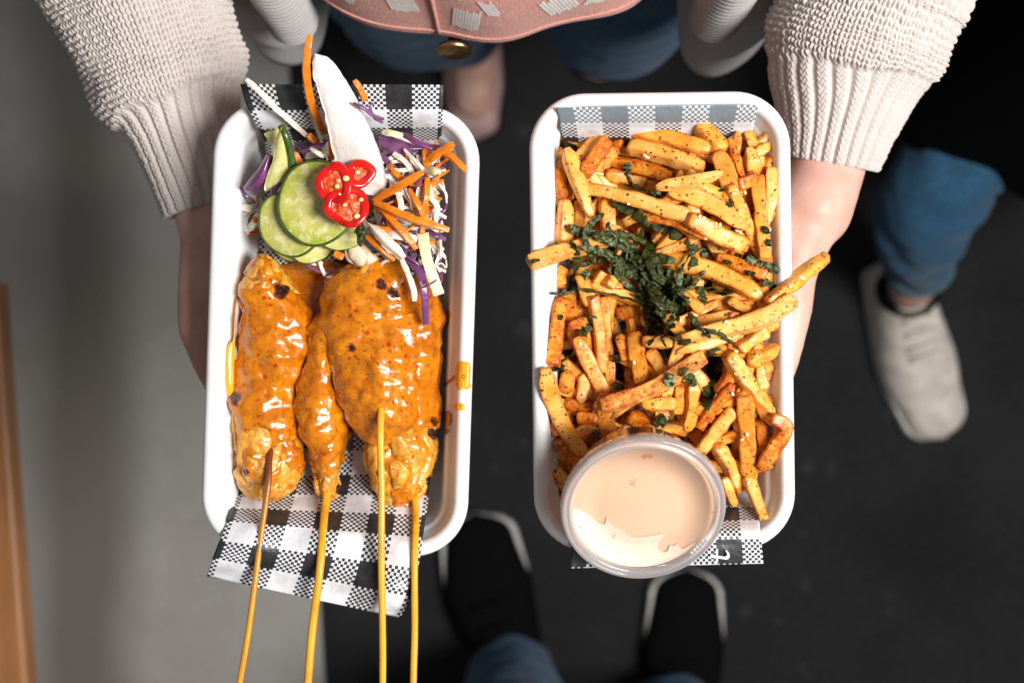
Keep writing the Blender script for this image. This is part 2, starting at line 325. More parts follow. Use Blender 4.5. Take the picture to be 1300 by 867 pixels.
st = t.noise(1, 1, .4, vec=mp.outputs[0]); a = t.noise(14, 5, .65); b = t.noise(200, 4, .7)
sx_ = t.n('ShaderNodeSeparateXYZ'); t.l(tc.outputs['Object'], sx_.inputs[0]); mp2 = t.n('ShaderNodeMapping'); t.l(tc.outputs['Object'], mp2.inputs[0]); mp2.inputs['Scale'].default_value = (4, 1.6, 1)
dd = t.val('ADD', t.val('ABSOLUTE', t.val('ADD', sx_.outputs[0], .545)), t.val('MULTIPLY', t.val('SUBTRACT', t.noise(1, 3, .55, vec=mp2.outputs[0]), .5), .10))  # soft shadow band running along the concrete, painted into its colour
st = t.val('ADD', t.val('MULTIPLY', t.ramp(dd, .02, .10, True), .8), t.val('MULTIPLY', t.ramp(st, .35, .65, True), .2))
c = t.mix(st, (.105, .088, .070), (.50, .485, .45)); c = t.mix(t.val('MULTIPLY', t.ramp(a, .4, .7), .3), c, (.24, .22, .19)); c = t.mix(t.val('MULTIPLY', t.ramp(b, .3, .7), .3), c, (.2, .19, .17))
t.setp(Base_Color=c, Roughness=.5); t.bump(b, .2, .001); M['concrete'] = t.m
t = NT('bench_wood'); tc = t.n('ShaderNodeTexCoord'); mp = t.n('ShaderNodeMapping'); t.l(tc.outputs['Object'], mp.inputs[0]); mp.inputs['Scale'].default_value = (90, 6, 90)
g = t.noise(1, 5, .6, vec=mp.outputs[0]); t.setp(Base_Color=t.mix(t.ramp(g, .3, .7), (.30, .115, .035), (.50, .225, .085)), Roughness=.45); t.bump(g, .3, .001); M['bench'] = t.m

# ------------------------------------------------------------------ the setting
def box(x0, x1, y0, y1, z0, z1):
    V = [(x, y, z) for x in (x0, x1) for y in (y0, y1) for z in (z0, z1)]
    return V, [(0, 1, 3, 2), (4, 6, 7, 5), (0, 4, 5, 1), (2, 3, 7, 6), (0, 2, 6, 4), (1, 5, 7, 3)]
tag(obj('floor', [(-6, -6, 0), (6, -6, 0), (6, 6, 0), (-6, 6, 0)], [(0, 1, 2, 3)], M['floor'], local=True), kind='structure')
e = [(-.285 + .0585 * (y - .43) * -1, y) for y in (6, -6)]
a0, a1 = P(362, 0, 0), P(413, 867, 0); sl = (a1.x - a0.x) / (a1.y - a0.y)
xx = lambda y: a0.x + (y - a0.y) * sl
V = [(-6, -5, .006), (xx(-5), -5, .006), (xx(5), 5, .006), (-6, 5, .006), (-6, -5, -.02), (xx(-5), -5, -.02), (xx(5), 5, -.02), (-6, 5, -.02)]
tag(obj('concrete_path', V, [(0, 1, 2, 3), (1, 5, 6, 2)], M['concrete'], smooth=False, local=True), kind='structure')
# wooden bench at the edge of the frame
b0, b1 = P(-2, 385, .45), P(34, 867, .45); d = (b1 - b0).normalized(); nrm = Vector((d.y, -d.x, 0))
if nrm.x > 0: nrm = -nrm
root = empty('wooden_bench', (b0.x - .15, b0.y - .2, 0), 'orange brown wooden bench whose edge runs along the grey concrete', 'bench')
def prism(q, z0, z1):
    V = [(*p[:2], z) for z in (z0, z1) for p in q]; n = len(q)
    return V, [tuple(range(n))[::-1], tuple(range(n, 2 * n))] + [(i, (i + 1) % n, (i + 1) % n + n, i + n) for i in range(n)]
A = b0 - d * .02; B = b0 + d * 1.3
for k in range(4):
    q = [A + nrm * (k * .152), A + nrm * (k * .152 + .148), B + nrm * (k * .152 + .148), B + nrm * (k * .152)]
    o = obj('plank', *prism(q, .42, .45), M['bench'], root, smooth=False)
    bv = o.modifiers.new('b', 'BEVEL'); bv.width = .004; bv.segments = 2
for f in (.12, .9):
    c = A + (B - A) * f + nrm * .50
    q = [c + d * .03 + nrm * .13, c - d * .03 + nrm * .13, c - d * .03 - nrm * .08, c + d * .03 - nrm * .08]
    obj('leg', *prism(q, 0.006, .419), M['bench'], root, smooth=False)

# ------------------------------------------------------------------ trays
PROF = [(.0022, -.0085), (.0004, -.0070), (0, -.0035), (.0008, -.0010), (.0024, 0), (.0052, .0001), (.0070, -.0010), (.0080, -.0035), (.0098, -.0120), (.0122, -.0132), (.0134, -.0150), (.0158, -.0330), (.0185, -.0372), (.0240, -.0385)]
RIM = 1.0
def ring(Wd, Hd, Rc, d):
    a, b, r = Wd / 2 - d, Hd / 2 - d, max(Rc - d, .004); pts = []
    for cx, cy, s in ((1, 1, 0), (-1, 1, 90), (-1, -1, 180), (1, -1, 270)):
        for k in range(13):
            th = R(s + 90 * k / 12); pts.append((cx * (a - r) + r * math.cos(th), cy * (b - r) + r * math.sin(th)))
        # straight run to the next corner
        nx, ny = {0: (-1, 1), 90: (-1, -1), 180: (1, -1), 270: (1, 1)}[s]; th = R(s + 90)
        e = np.array((nx * (a - r) + r * math.cos(th), ny * (b - r) + r * math.sin(th))); p = np.array(pts[-1])
        for k in range(1, 8): pts.append(tuple(p + (e - p) * k / 8))
    return pts
class Tray:
    def __init__(s, cx, cy, wp, hp, rcp, ang, label):
        s.c = P(cx, cy, RIM); k = sz(RIM); s.W, s.H, s.Rc, s.a = wp * k, hp * k, rcp * k, R(ang)
        V = []; n = None
        for d, z in PROF:
            rg = ring(s.W, s.H, s.Rc, d); n = len(rg); V += [(x, y, z) for x, y in rg]
        rg = ring(s.W, s.H, s.Rc, .040); V += [(x, y, -.0385) for x, y in rg]
        N = len(PROF) + 1
        V = np.array(V)
        for i, v in enumerate(V): V[i, 2] += .0003 * noise.noise(Vector((v[0] * 40, v[1] * 40, s.c.x * 9)))
        F = [tuple(f) for f in grid_faces(N, n, False, True)] + [tuple(range((N - 1) * n, N * n))]
        o = obj('food_tray', V, F, M['tray'], local=True); o.location = s.c; o.rotation_euler.z = s.a
        m = o.modifiers.new('solid', 'SOLIDIFY'); m.thickness = .0011; m.offset = 1
        s.o = tag(o, label, 'tray', 'white food trays')
        s.ds = np.array([p[0] for p in PROF]); s.zs = np.array([p[1] for p in PROF]) + RIM
    def z(s, x, y):
        x = np.asarray(x) - s.c.x; y = np.asarray(y) - s.c.y; c, q = math.cos(-s.a), math.sin(-s.a)
        X, Y = np.abs(x * c - y * q), np.abs(x * q + y * c)
        qx, qy = X - (s.W / 2 - s.Rc), Y - (s.H / 2 - s.Rc)
        sd = np.hypot(np.maximum(qx, 0), np.maximum(qy, 0)) + np.minimum(np.maximum(qx, qy), 0) - s.Rc
        return np.where(sd < 0, np.interp(-sd, s.ds[3:], s.zs[3:]), .985)
TA = Tray(431.5, 417, 340, 575, 72, -1.9, 'white moulded fibre tray filled with satay skewers and slaw')
TB = Tray(841.5, 408, 333, 584, 72, .75, 'white moulded fibre tray heaped with seasoned fries')
def onz(px, py, T, lift=0):
    z = .98
    for _ in range(6):
        p = P(px, py, z); z = float(T.z(p.x, p.y)) + lift
    return P(px, py, z)

# printed paper liners
def liner(name, rows, m, label, seed, flutter, u0, v0, v1):
    rows = np.array(rows, float); n, mcol = 130, 70
    Lr = cr(rows, n); V = np.zeros((n, mcol, 3)); rr = np.linspace(0, 1, mcol)
    for i in range(n):
        lx, ly, rx, ry, z = Lr[i]
        for j, f in enumerate(rr):
            zz = z + flutter[i * len(flutter) // n] * (noise.noise(Vector((f * 4.2 + .35 * i / n * 9, i / n * 7, seed))) )
            V[i, j] = P(lx + (rx - lx) * f, ly + (ry - ly) * f, zz)
    du = np.linalg.norm(np.diff(V, axis=1), axis=2).mean(0).cumsum(); u = np.concatenate([[0], du])
    dv = np.linalg.norm(np.diff(V, axis=0), axis=2)[:, ::10].mean(1).cumsum(); v = np.concatenate([[0], dv])
    v = np.where(np.arange(n) < n // 2, v + v0, v - v[-1] + v1); u = u + u0
    o = obj(name, V.reshape(-1, 3), grid_faces(n, mcol)[:, ::-1], m)
    uvl = o.data.uv_layers.new(name='UVMap'); idx = np.zeros(len(o.data.loops), dtype=np.int32); o.data.loops.foreach_get('vertex_index', idx)
    UV = np.stack([u[idx % mcol], v[idx // mcol]], -1); uvl.data.foreach_set('uv', UV.ravel().astype(np.float32))
    s = o.modifiers.new('s', 'SOLIDIFY'); s.thickness = .00012; s.offset = -1
    return tag(o, label, 'paper')
B0 = .9640
rowsA = [(305, 107, 564, 108, 1.012), (311, 128, 563, 127, 1.009), (319, 148, 562, 146, 1.004), (328, 166, 561, 164, .994), (336, 184, 560, 183, .979), (338, 206, 559, 204, .967), (335, 250, 557, 250, B0),
         (327, 330, 553, 330, B0), (320, 440, 550, 440, B0), (316, 550, 548, 550, B0), (312, 598, 547, 592, .966), (303, 622, 545, 622, .974), (294, 645, 541, 654, .988), (286, 665, 536, 688, 1.0005), (277, 690, 529, 728, 1.004), (268, 713, 518, 764, 1.001), (262, 731, 508, 784, .997)]
LA = liner('paper_liner', rowsA, M['print_satay'], 'black and white checked paper sheet under the satay skewers', 3.1, [.0022, .0015, .0004, .0004, .0004, .0004, .0004, .0015, .005, .0085], .027 - .0033, .0135, .027 * 20 + .0135)
rowsB = [(706, 137, 963, 133, 1.0035), (710, 152, 959, 150, .9985), (713, 168, 955, 168, .989), (716, 184, 952, 185, .977), (720, 205, 950, 205, .967), (722, 240, 948, 240, B0), (722, 350, 950, 350, B0), (722, 500, 955, 500, B0), (722, 600, 957, 600, B0),
         (723, 632, 960, 628, .972), (724, 654, 963, 650, .986), (725, 676, 965, 672, 1.0015), (725, 695, 967, 692, 1.003), (724, 721, 969, 715, 1.001)]
LB = liner('paper_liner', rowsB, M['print_fries'], 'black and white checked paper sheet under the heap of fries', 8.4, [.0012, .0006, .0003, .0003, .0003, .0003, .0003, .0005, .0005, .0008], .027 - .0082, .0135 + .003, .027 * 20 + .0275)
# the printed letter t on the paper by the dip cup
simple('white_ink', (.8, .8, .8), .5)
stem = [(.34, 1.0), (.47, 1.0), (.36, .24), (.42, .12), (.52, .12), (.66, .22), (.68, .16), (.54, .02), (.40, -.03), (.27, .03), (.22, .16)]
bar = [(.05, .60), (.72, .60), (.74, .70), (.14, .70)]
V, F = [], []
for pl, zt in ((stem, 0), (bar, .00003)):
    n0 = len(V); k = len(pl); V += [(-y * .0098, x * .0108, zt) for x, y in pl] + [(-y * .0098, x * .0108, zt + .00008) for x, y in pl]
    F += [tuple(range(n0, n0 + k))[::-1], tuple(range(n0 + k, n0 + 2 * k))] + [(n0 + i, n0 + (i + 1) % k, n0 + (i + 1) % k + k, n0 + i + k) for i in range(k)]
lo = obj('letter', V, F, M['white_ink'], LB, smooth=False, local=True); lo.location = P(926, 716, 1.0046) - LB.location

# ------------------------------------------------------------------ people
def capsule(a, b, ra, rb, n=18):
    a, b = np.array(a, float), np.array(b, float); d = b - a; L = np.linalg.norm(d); d /= L
    s = np.cross(d, [0, 0, 1.]);
    if np.linalg.norm(s) < .1: s = np.cross(d, [0, 1., 0])
    s /= np.linalg.norm(s); u = np.cross(s, d); V = []; th = np.arange(n) / n * 2 * math.pi
    for k in range(6):
        f = math.pi / 2 * (1 - k / 5); V.append(a - d * ra * math.sin(f) + ra * max(math.cos(f), .02) * (np.outer(np.cos(th), s) + np.outer(np.sin(th), u)))
    for k in range(6):
        f = math.pi / 2 * k / 5; V.append(b + d * rb * math.sin(f) + rb * max(math.cos(f), .02) * (np.outer(np.cos(th), s) + np.outer(np.sin(th), u)))
    V = np.vstack(V); F = [tuple(f) for f in grid_faces(12, n, False, True)]
    F += [tuple(range(n))[::-1], tuple(range(11 * n, 12 * n))]
    return V, F
def remeshed(name, caps, vox, m, parent, smooth=6):
    V, F, k = [], [], 0
    for c in caps:
        v, f = capsule(*c); V.append(v); F += [tuple(i + k for i in q) for q in f]; k += len(v)
    o = obj(name, np.vstack(V), F, m, parent)
    r = o.modifiers.new('r', 'REMESH'); r.mode = 'VOXEL'; r.voxel_size = vox
    s = o.modifiers.new('s', 'SMOOTH'); s.factor = .5; s.iterations = smooth
    bpy.context.view_layer.update(); bake(o); return o
holder = empty('person', (-.01, .36, 0), 'person in beige knit cardigan and pink shirt holding both food trays', 'person')
def chain(pts): return [(pts[i][0], pts[i + 1][0], pts[i][1], pts[i + 1][1]) for i in range(len(pts) - 1)]
q = lambda px, py, z, r: (tuple(P(px, py, z)), r)
caps = []
# arm and hand under the satay tray: forearm, palm, four fingers, thumb
elL, elR = (-.232, .287, .953), (.226, .287, .953)
shL, shR = (-.19, .40, 1.34), (.19, .40, 1.34)
HL = q(281, 305, .934, .0225)
caps += chain([(shL, .045), (elL, .038), q(243, 190, .933, .0195), q(265, 262, .931, .0205), HL])
for (mx, my), (fx, fy), (tx, ty), r in (((285, 400), (300, 470), (318, 540), .0095), ((318, 408), (335, 490), (350, 565), .010), ((350, 400), (368, 478), (380, 550), .0095), ((376, 385), (398, 450), (412, 505), .008)):
    caps += chain([(HL[0], .019), q(mx, my, .943, .0135), q(fx, fy, .945, r), q(tx, ty, .948, r * .85)])
caps += [(HL[0], tuple(P(330, 390, .940)), .019, .016)]
caps += chain([q(268, 320, .936, .0175), q(259, 372, .942, .0150), q(258, 415, .947, .0142), q(267, 458, .951, .0105), q(279, 492, .953, .008)])
HR = q(1030, 265, .936, .0235)
caps += chain([(shR, .045), (elR, .038), q(1064, 145, .934, .0195), q(1053, 208, .931, .0210), HR])
for (mx, my), (fx, fy), (tx, ty), r in (((985, 380), (968, 455), (955, 525), .0095), ((955, 385), (935, 470), (920, 548), .010), ((925, 375), (902, 455), (888, 530), .0095), ((898, 360), (874, 425), (860, 485), .008)):
    caps += chain([(HR[0], .019), q(mx, my, .943, .0135), q(fx, fy, .945, r), q(tx, ty, .948, r * .85)])
caps += [(HR[0], tuple(P(945, 365, .940)), .019, .016)]
caps += chain([q(1020, 290, .938, .0185), q(1003, 345, .945, .0150), q(1002, 392, .949, .0130), q(997, 435, .951, .0105), q(992, 470, .953, .0085)])
# trunk, hips and legs inside the clothes
caps += [((-.02, .36, .95), (-.02, .40, 1.30), .11, .11), (shL, shR, .05, .05), ((-.02, .40, 1.30), (0, .40, 1.42), .08, .05)]
KL, KR = (-.086, .315, .50), (.092, .300, .52); AL, AR = (-.046, .362, .09), (.105, .43, .09)
caps += [((-.09, .36, .92), KL, .07, .048), (KL, AL, .046, .028), (AL, (-.047, .30, .045), .028, .026), ((.07, .36, .92), KR, .07, .048), (KR, AR, .046, .028), (AR, (.11, .37, .045), .028, .026)]
caps += [((-.09, .36, .92), (.07, .36, .92), .09, .09)]
remeshed('body', caps, .0028, M['skin'], holder, 7)
# jeans
V, F, k = [], [], 0
jc = [((-.10, .355, .93), (-.098, .335, .72), .095, .086), ((-.098, .335, .72), KL, .086, .074), (KL, (-.052, .352, .17), .072, .040), ((.07, .355, .93), (.092, .325, .72), .095, .084), ((.092, .325, .72), KR, .084, .070), (KR, (.103, .41, .17), .068, .044), ((-.10, .36, .95), (.07, .36, .95), .10, .10)]
jeans = remeshed('jeans', jc, .006, M['denim'], holder, 3)
for i in range(len(jeans.data.vertices)):
    v = jeans.data.vertices[i]; p = v.co + jeans.matrix_world.translation
    v.co += v.normal * (.004 * noise.noise(p * 18) + .0025 * noise.noise(Vector((p.x * 20, p.y * 20, p.z * 60))))
bt = P(577, 66, .905)
mt = Matrix.Translation(bt) @ Matrix.Rotation(R(78), 4, 'X')
v_, f_ = lathe([(.0001, -.008), (.004, -.008), (.004, -.003), (.0095, -.0030), (.0105, -.0018), (.0105, 0), (.0092, .0012), (.006, .0006), (.0055, .0012), (.0001, .0016)], 32)
obj('jeans_button', [mt @ Vector(p) for p in v_], f_, M['brass'], jeans)
# shirt: a loose linen front that ends in a curved hem
def shirt_pt(th, z):
    k = (z - .915) / .43
    a = .125 + .050 * sm(0, .5, k); b = .150 - .055 * sm(0, 1, k); cy = .325 + .055 * k
    wob = .0015 * math.sin(th * 9 + z * 8) * math.exp(-max(0, z - .915) * 9) + .003 * noise.noise(Vector((math.cos(th) * 3, math.sin(th) * 3, z * 14)))
    sx = math.sin(th); cx = math.cos(th)
    return (-.020 + (a + wob) * sx, cy - (b + wob) * math.copysign(abs(cx) ** .45, cx), z)
n, m_ = 60, 180; V = np.zeros((n, m_, 3))
for i in range(n):
    for j in range(m_):
        th = (j / m_ - .5) * 2 * math.pi
        zh = .915 + .0012 * math.sin(th * 5)
        z = zh + (1.36 - zh) * (i / (n - 1)) ** 1.5
        V[i, j] = shirt_pt(th, z)
Vs = V.reshape(-1, 3)
shirt = obj('shirt', Vs, grid_faces(n, m_, False, True), M['linen'], holder)
so = shirt.modifiers.new('s', 'SOLIDIFY'); so.thickness = .0018; so.offset = 1
# placket seam: a folded strip down the front
ps = []
for z in np.linspace(.918, 1.3, 40): ps.append(np.array(shirt_pt(R(-10.5), z)) + np.array((0, -.0008, 0)))
v_, f_, a_ = sweep(ps, .0012, .0012, 6, 2.2, cap=0); obj('placket_seam', v_, f_, M['linen'], shirt)
# hem stitch line
ps = [np.array(shirt_pt(th, .915 + .0012 * math.sin(th * 5) + .008)) * np.array((1, 1, 1)) + np.array((0, -.0006, 0)) for th in np.linspace(-1.5, 1.5, 80)]
v_, f_, a_ = sweep(ps, .0006, .0006, 6, 2.2, cap=0); obj('hem_seam', v_, f_, M['linen'], shirt)
def shirt_at(px, py):
    best = None
    for zi in np.linspace(.905, 1.06, 120):
        p = P(px, py, zi)
        x = (p.x + .020); k = (zi - .915) / .43; a = .125 + .050 * sm(0, .5, k)
        if abs(x) >= a * .995: continue
        th = math.asin(max(-1, min(1, x / a))); qz = shirt_pt(th, zi); e = abs(qz[1] - p.y)
        if best is None or e < best[0]: best = (e, Vector(qz), th, zi)
    return best[1:]
for (px, py, ww, hh, an, ns) in ((592, 25, .0150, .026, -6, 9), (508, 2, .017, .022, 8, 9), (622, 12, .007, .016, 20, 5), (711, 6, .018, .024, 24, 9), (495, 44, .016, .012, 4, 6), (673, 54, .010, .012, 14, 6), (786, 24, .008, .022, 28, 5), (762, -8, .015, .02, -12, 8), (560, -14, .016, .02, 12, 8), (440, -6, .012, .018, -20, 7)):
    p, th, zi = shirt_at(px, py); V, F = [], []
    if zi < .919: continue
    for k in range(ns):
        u0, u1 = -ww / 2 + ww * k / ns, -ww / 2 + ww * (k + .86) / ns
        wob = [.0012 * random.uniform(-1, 1) for _ in range(2)]
        nseg = 5
        for s_ in range(nseg + 1):
            vv = -hh / 2 + wob[0] + (hh + wob[1]) * s_ / nseg
            for u in (u0, u1):
                c_, d_ = math.cos(R(an)), math.sin(R(an)); uu, v2 = u * c_ - vv * d_, u * d_ + vv * c_
                pt = Vector(shirt_pt(th + uu / .125, max(zi + v2, .9185))); nn = Vector((math.sin(th), -math.cos(th), 0)); V.append(pt + nn * .0006)
        o0 = len(V) - 2 * (nseg + 1); F += [(o0 + 2 * s_, o0 + 2 * s_ + 1, o0 + 2 * s_ + 3, o0 + 2 * s_ + 2) for s_ in range(nseg)]
    obj('printed_patch', V, F, M['linen_print'], shirt)
# cardigan sleeves with real stitches
def sleeve(axis, Ls, cuff, nU, nV, seam_dir, flip):
    """axis: rows (x,y,z,r); cuff: length of the ribbed cuff at the end"""
    ax = cr(axis, nV); path, rad = ax[:, :3], ax[:, 3]
    t, s, u = frames(path); ln = np.concatenate([[0], np.linalg.norm(np.diff(path, axis=0), axis=1).cumsum()]); L = ln[-1]
    th = np.arange(nU) / nU * 2 * math.pi; TH, LN = np.meshgrid(th, ln)
    circ = 2 * math.pi * .040
    # soft cuff line that wanders round the arm
    cl = L - cuff + .006 * np.sin(TH + seam_dir) + .0015 * np.sin(5 * TH)
    inC = sm(-.002, .003, LN - cl)
    # knitted body: columns of V stitches
    cols = 62; fu = (TH / (2 * math.pi) * cols) % 1; tri = np.where(fu < .5, fu, 1 - fu)
    row = LN / .0037 + tri * 1.3 + .12 * np.sin(TH * 23) + .1 * np.sin(TH * 9 + LN * 60)
    body = np.abs(np.sin(2 * math.pi * fu)) ** .8 * (.12 + .88 * np.abs(np.sin(math.pi * row)) ** .9)
    hsh = lambda a_, b_: (np.sin(a_ * 127.1 + b_ * 311.7) * 43758.5453) % 1
    body = body * (.72 + .5 * hsh(np.floor(TH / (2 * math.pi) * cols * 2), np.floor(row)))
    ribs = 26; fr = (TH / (2 * math.pi) * ribs + .08 * np.sin(LN * 120 + TH * 3)) % 1
    rp = sm(0, .32, fr) * sm(1, .68, fr)
    f2 = (fr * 2.4) % 1; st = .75 + .25 * np.abs(np.sin(math.pi * (LN / .0032 + np.where(f2 < .5, f2, 1 - f2) * 1.6)))
    rib = rp * st * (.8 + .35 * hsh(np.floor(TH / (2 * math.pi) * ribs), 3.)) * (.9 + .2 * hsh(np.floor(fr * 2.4), np.floor(LN / .0032)))
    big = np.zeros_like(TH)
    for i in range(0, nV, 6):
        for j in range(0, nU, 6):
            big[i:i + 6, j:j + 6] = noise.noise(Vector((math.cos(th[j]) * 1.6 + flip, math.sin(th[j]) * 1.6, ln[i] * 28)))
    k = np.ones(9) / 9
    big = np.apply_along_axis(lambda a: np.convolve(np.pad(a, 4, 'wrap'), k, 'valid'), 1, big); big = np.apply_along_axis(lambda a: np.convolve(np.pad(a, 4, 'edge'), k, 'valid'), 0, big)
    puff = .0045 * np.exp(-((LN - (cl - .010)) / .012) ** 2)                       # the body blouses over the cuff
    ridge = .0018 * np.exp(-((LN - cl) / .0022) ** 2) * np.abs(np.sin(TH * 40))
    rr = rad[:, None] + (1 - inC) * (.0027 * body + .0030 * big) + inC * (.0026 * rib + .001 * big) + puff * (1 - inC) + ridge
    end = sm(L - .0012, L, LN); rr = rr - end * .0006
    V = path[:, None] + rr[..., None] * (np.cos(TH)[..., None] * s[:, None] + np.sin(TH)[..., None] * u[:, None] * .92)
    # the opening turns in
    inn = [(L, rad[-1] - .0035, 0), (L, rad[-1] - .0045, -.010), (L, rad[-1] - .005, -.03)]
    ex = np.stack([path[-1] + t[-1] * dz + r_ * (np.cos(th)[:, None] * s[-1] + np.sin(th)[:, None] * u[-1] * .92) for _, r_, dz in inn])
    V = np.concatenate([V, ex]); return V.reshape(-1, 3), grid_faces(len(V), nU, False, True)
def rr_(px, py, z, r): return (*P(px, py, z), r)
SL = [rr_(108, -230, .953, .058), rr_(160, -60, .950, .0520), rr_(180, 0, .946, .0485), rr_(205, 70, .940, .0430), rr_(220, 115, .937, .0380), rr_(231, 150, .935, .0315), rr_(243, 190, .933, .0275), rr_(255, 230, .931, .0255), rr_(265, 263, .930, .0245)]
SR = [rr_(1162, -230, .953, .056), rr_(1130, -60, .950, .0500), rr_(1109, 0, .946, .0480), rr_(1089, 50, .940, .0460), rr_(1074, 95, .936, .0420), rr_(1066, 140, .934, .0345), rr_(1059, 180, .932, .0285), rr_(1053, 208, .930, .0250)]
for S, c_, fl, lab in ((SL, .060, 0., None), (SR, .058, 4.3, None)):
    V, F = sleeve(S, None, c_, 760, 420, 1.0 if fl else 2.4, fl); obj('cardigan_sleeve', V, F, M['beige_wool'], holder)
# upper sleeves out of frame, to the shoulder
for el, sh in ((elL, shL), (elR, shR)):
    v, f = capsule(el, sh, .064, .075); obj('cardigan_sleeve', v, f, M['beige_wool'], holder)
# cardigan fronts hanging open
def front(pl, zb, zt, roll, m):
    n, k = 70, 60; pl = cr(pl, k); zs = np.linspace(zb, zt, n); V = []
    for z in zs: V.append(np.stack([pl[:, 0], pl[:, 1] + .10 * (z - zb) * .5, np.full(k, z)], -1))
    V = np.stack(V); V[..., 1] += .003 * np.sin(V[..., 2] * 90)
    o = obj('cardigan_front', V.reshape(-1, 3), grid_faces(n, k), m, holder); s = o.modifiers.new('s', 'SOLIDIFY'); s.thickness = .009; s.offset = 0
    (x, y), r = roll; th = np.arange(60) / 60 * 2 * math.pi; nn = 320; W_ = []
    for i, z in enumerate(np.linspace(.87, zt, nn)):
        f = .0022 * abs(math.sin(z * math.pi / .0062)) ** .7; e_ = math.sqrt(max(.02, 1 - max(0, 1 - i / 6) ** 2))
        W_.append(np.stack([x + (r * e_ + f) * np.cos(th), y + .05 * (z - .87) + (r * e_ + f) * np.sin(th), np.full(60, z)], -1))
    Vr = np.concatenate(W_); Fr = [tuple(x) for x in grid_faces(nn, 60, False, True)] + [tuple(range(60))[::-1]]
    obj('ribbed_band', Vr, Fr, m, o)
zz = .76
pp = lambda px, py, z=zz: tuple(P(px, py, z)[:2])
front([pp(300, -30), pp(316, 15), pp(335, 58), pp(366, 74), pp(396, 60), pp(408, 20), pp(410, -40)], zz, 1.25, (pp(374, 30, .87), .0135), M['grey_wool'])
front([pp(870, -40), pp(868, 10), pp(874, 66), pp(900, 88), pp(938, 72), pp(968, 38), pp(995, -20)], zz, 1.25, (pp(906, 24, .87), .0150), M['grey_wool'])
# shoes
def shoe(parent, cl, hw, hh, up, sole, soleh=.022, lab=None, laces=None):
    P3 = np.array([(*p[:2], 0) for p in cl]); n = 40; path = cr(P3, n); W_ = cr(np.array(hw)[:, None], n)[:, 0]; H_ = cr(np.array(hh)[:, None], n)[:, 0]
    t, s, u = frames(path); th = np.linspace(0, math.pi, 25); V = []
    k = np.linspace(0, 1, n); e_ = np.sqrt(np.clip(1 - np.clip((k - .90) / .10, 0, 1) ** 2, .004, 1)) * np.sqrt(np.clip(1 - np.clip((.08 - k) / .08, 0, 1) ** 2, .004, 1))
    for i in range(n):
        w_ = max(W_[i] * e_[i], .002); h_ = (H_[i] - soleh) * (.35 + .65 * e_[i])
        V.append(np.stack([path[i] + s[i] * w_ * (1.03 - .13 * sm(.62, .9, k[i])) * np.sign(math.cos(a)) * abs(math.cos(a)) ** .8 + np.array((0, 0, soleh * .6 + h_ * math.sin(a) ** .75)) for a in th]))
    V = np.stack(V); o = obj('shoe', V.reshape(-1, 3), grid_faces(n, 25), up, parent)
    sd = o.modifiers.new('s', 'SUBSURF'); sd.levels = sd.render_levels = 1
    if lab: o['label'] = lab
    ed = [path[i] + s[i] * max(W_[i] * e_[i], .002) for i in range(n)] + [path[i] - s[i] * max(W_[i] * e_[i], .002) for i in range(n - 1, -1, -1)]
    ed = np.array(ed); m = len(ed); c = ed.mean(0)
    S = [ed * np.array((1, 1, 0)) + np.array((0, 0, .001)), ed + np.array((0, 0, soleh * .85)), ed * 1 + np.array((0, 0, soleh)) - (ed - c) / (np.linalg.norm(ed - c, axis=1)[:, None]) * .002]
    Vv = np.concatenate(S); F = [tuple(f) for f in grid_faces(3, m, False, True)] + [tuple(range(m))[::-1], tuple(range(2 * m, 3 * m))]
    obj('sole', Vv, F, sole, o, smooth=False)
    if laces:
        for f0 in laces:
            i = int(f0 * (n - 1)); a = path[i] + s[i] * W_[i] * .42 + np.array((0, 0, H_[i] * .93)); b = path[i] - s[i] * W_[i] * .42 + np.array((0, 0, H_[i] * .93)); mid = (a + b) / 2 + np.array((0, 0, .006))
            v, f, _ = sweep(cr([a, mid, b], 10), .004, .0022, 8, 2.2); obj('lace', v, f, up, o)
    return o
g = lambda px, py, z=.02: tuple(P(px, py, z))
for x0, al in ((-.047, 0), (.112, .075)):
    shoe(holder, [(x0 + .004, .44 + al), (x0, .38 + al), (x0 - .002, .32 + al), (x0, .252 + al)], [.026, .032, .037, .034], [.10, .095, .065, .048], M['pink_suede'], M['black_canvas'], .016)
# second pair of feet: the one taking the picture
ph = empty('person', (.09, -.42, 0), 'person in blue jeans and black shoes with pale soles facing the trays', 'person')
shoe(ph, [g(676, 905), g(648, 830), g(620, 745), g(603, 652)], [.036, .042, .054, .046], [.10, .09, .062, .045], M['black_canvas'], M['sole_rubber'], .024, laces=(.42, .52, .62))
shoe(ph, [g(852, 985), g(860, 900), g(868, 820), g(872, 722)], [.036, .042, .050, .044], [.10, .09, .062, .045], M['black_canvas'], M['sole_rubber'], .024, laces=(.42, .52, .62))
def leg(parent, pts, m, seed, nm='jeans'):
    n, k = 60, 60; A_ = cr(pts, n); path, rad = A_[:, :3], A_[:, 3]; t, s, u = frames(path); th = np.arange(k) / k * 2 * math.pi; V = np.zeros((n + 2, k, 3))
    for i in range(n):
        for j in range(k):
            d = s[i] * math.cos(th[j]) + u[i] * math.sin(th[j]); p = path[i] + d * rad[i]
            V[i, j] = p + d * (.006 * noise.noise(Vector((p[0] * 25, p[1] * 25, p[2] * 40 + seed))) + .003 * noise.noise(Vector((p[0] * 30, p[1] * 30, p[2] * 110))))
    c = path[0]; V[n] = V[0] * .0 + c + (V[0] - c) * .90; V[n + 1] = c + (V[0] - c) * .88 + t[0] * .05
    order = [n + 1, n] + list(range(n)); return obj(nm, V[order].reshape(-1, 3), grid_faces(n + 2, k, False, True), m, parent)
leg(ph, [(.000, -.412, .075, .056), (.002, -.415, .20, .058), (.004, -.420, .45, .070)], M['denim'], 2.)
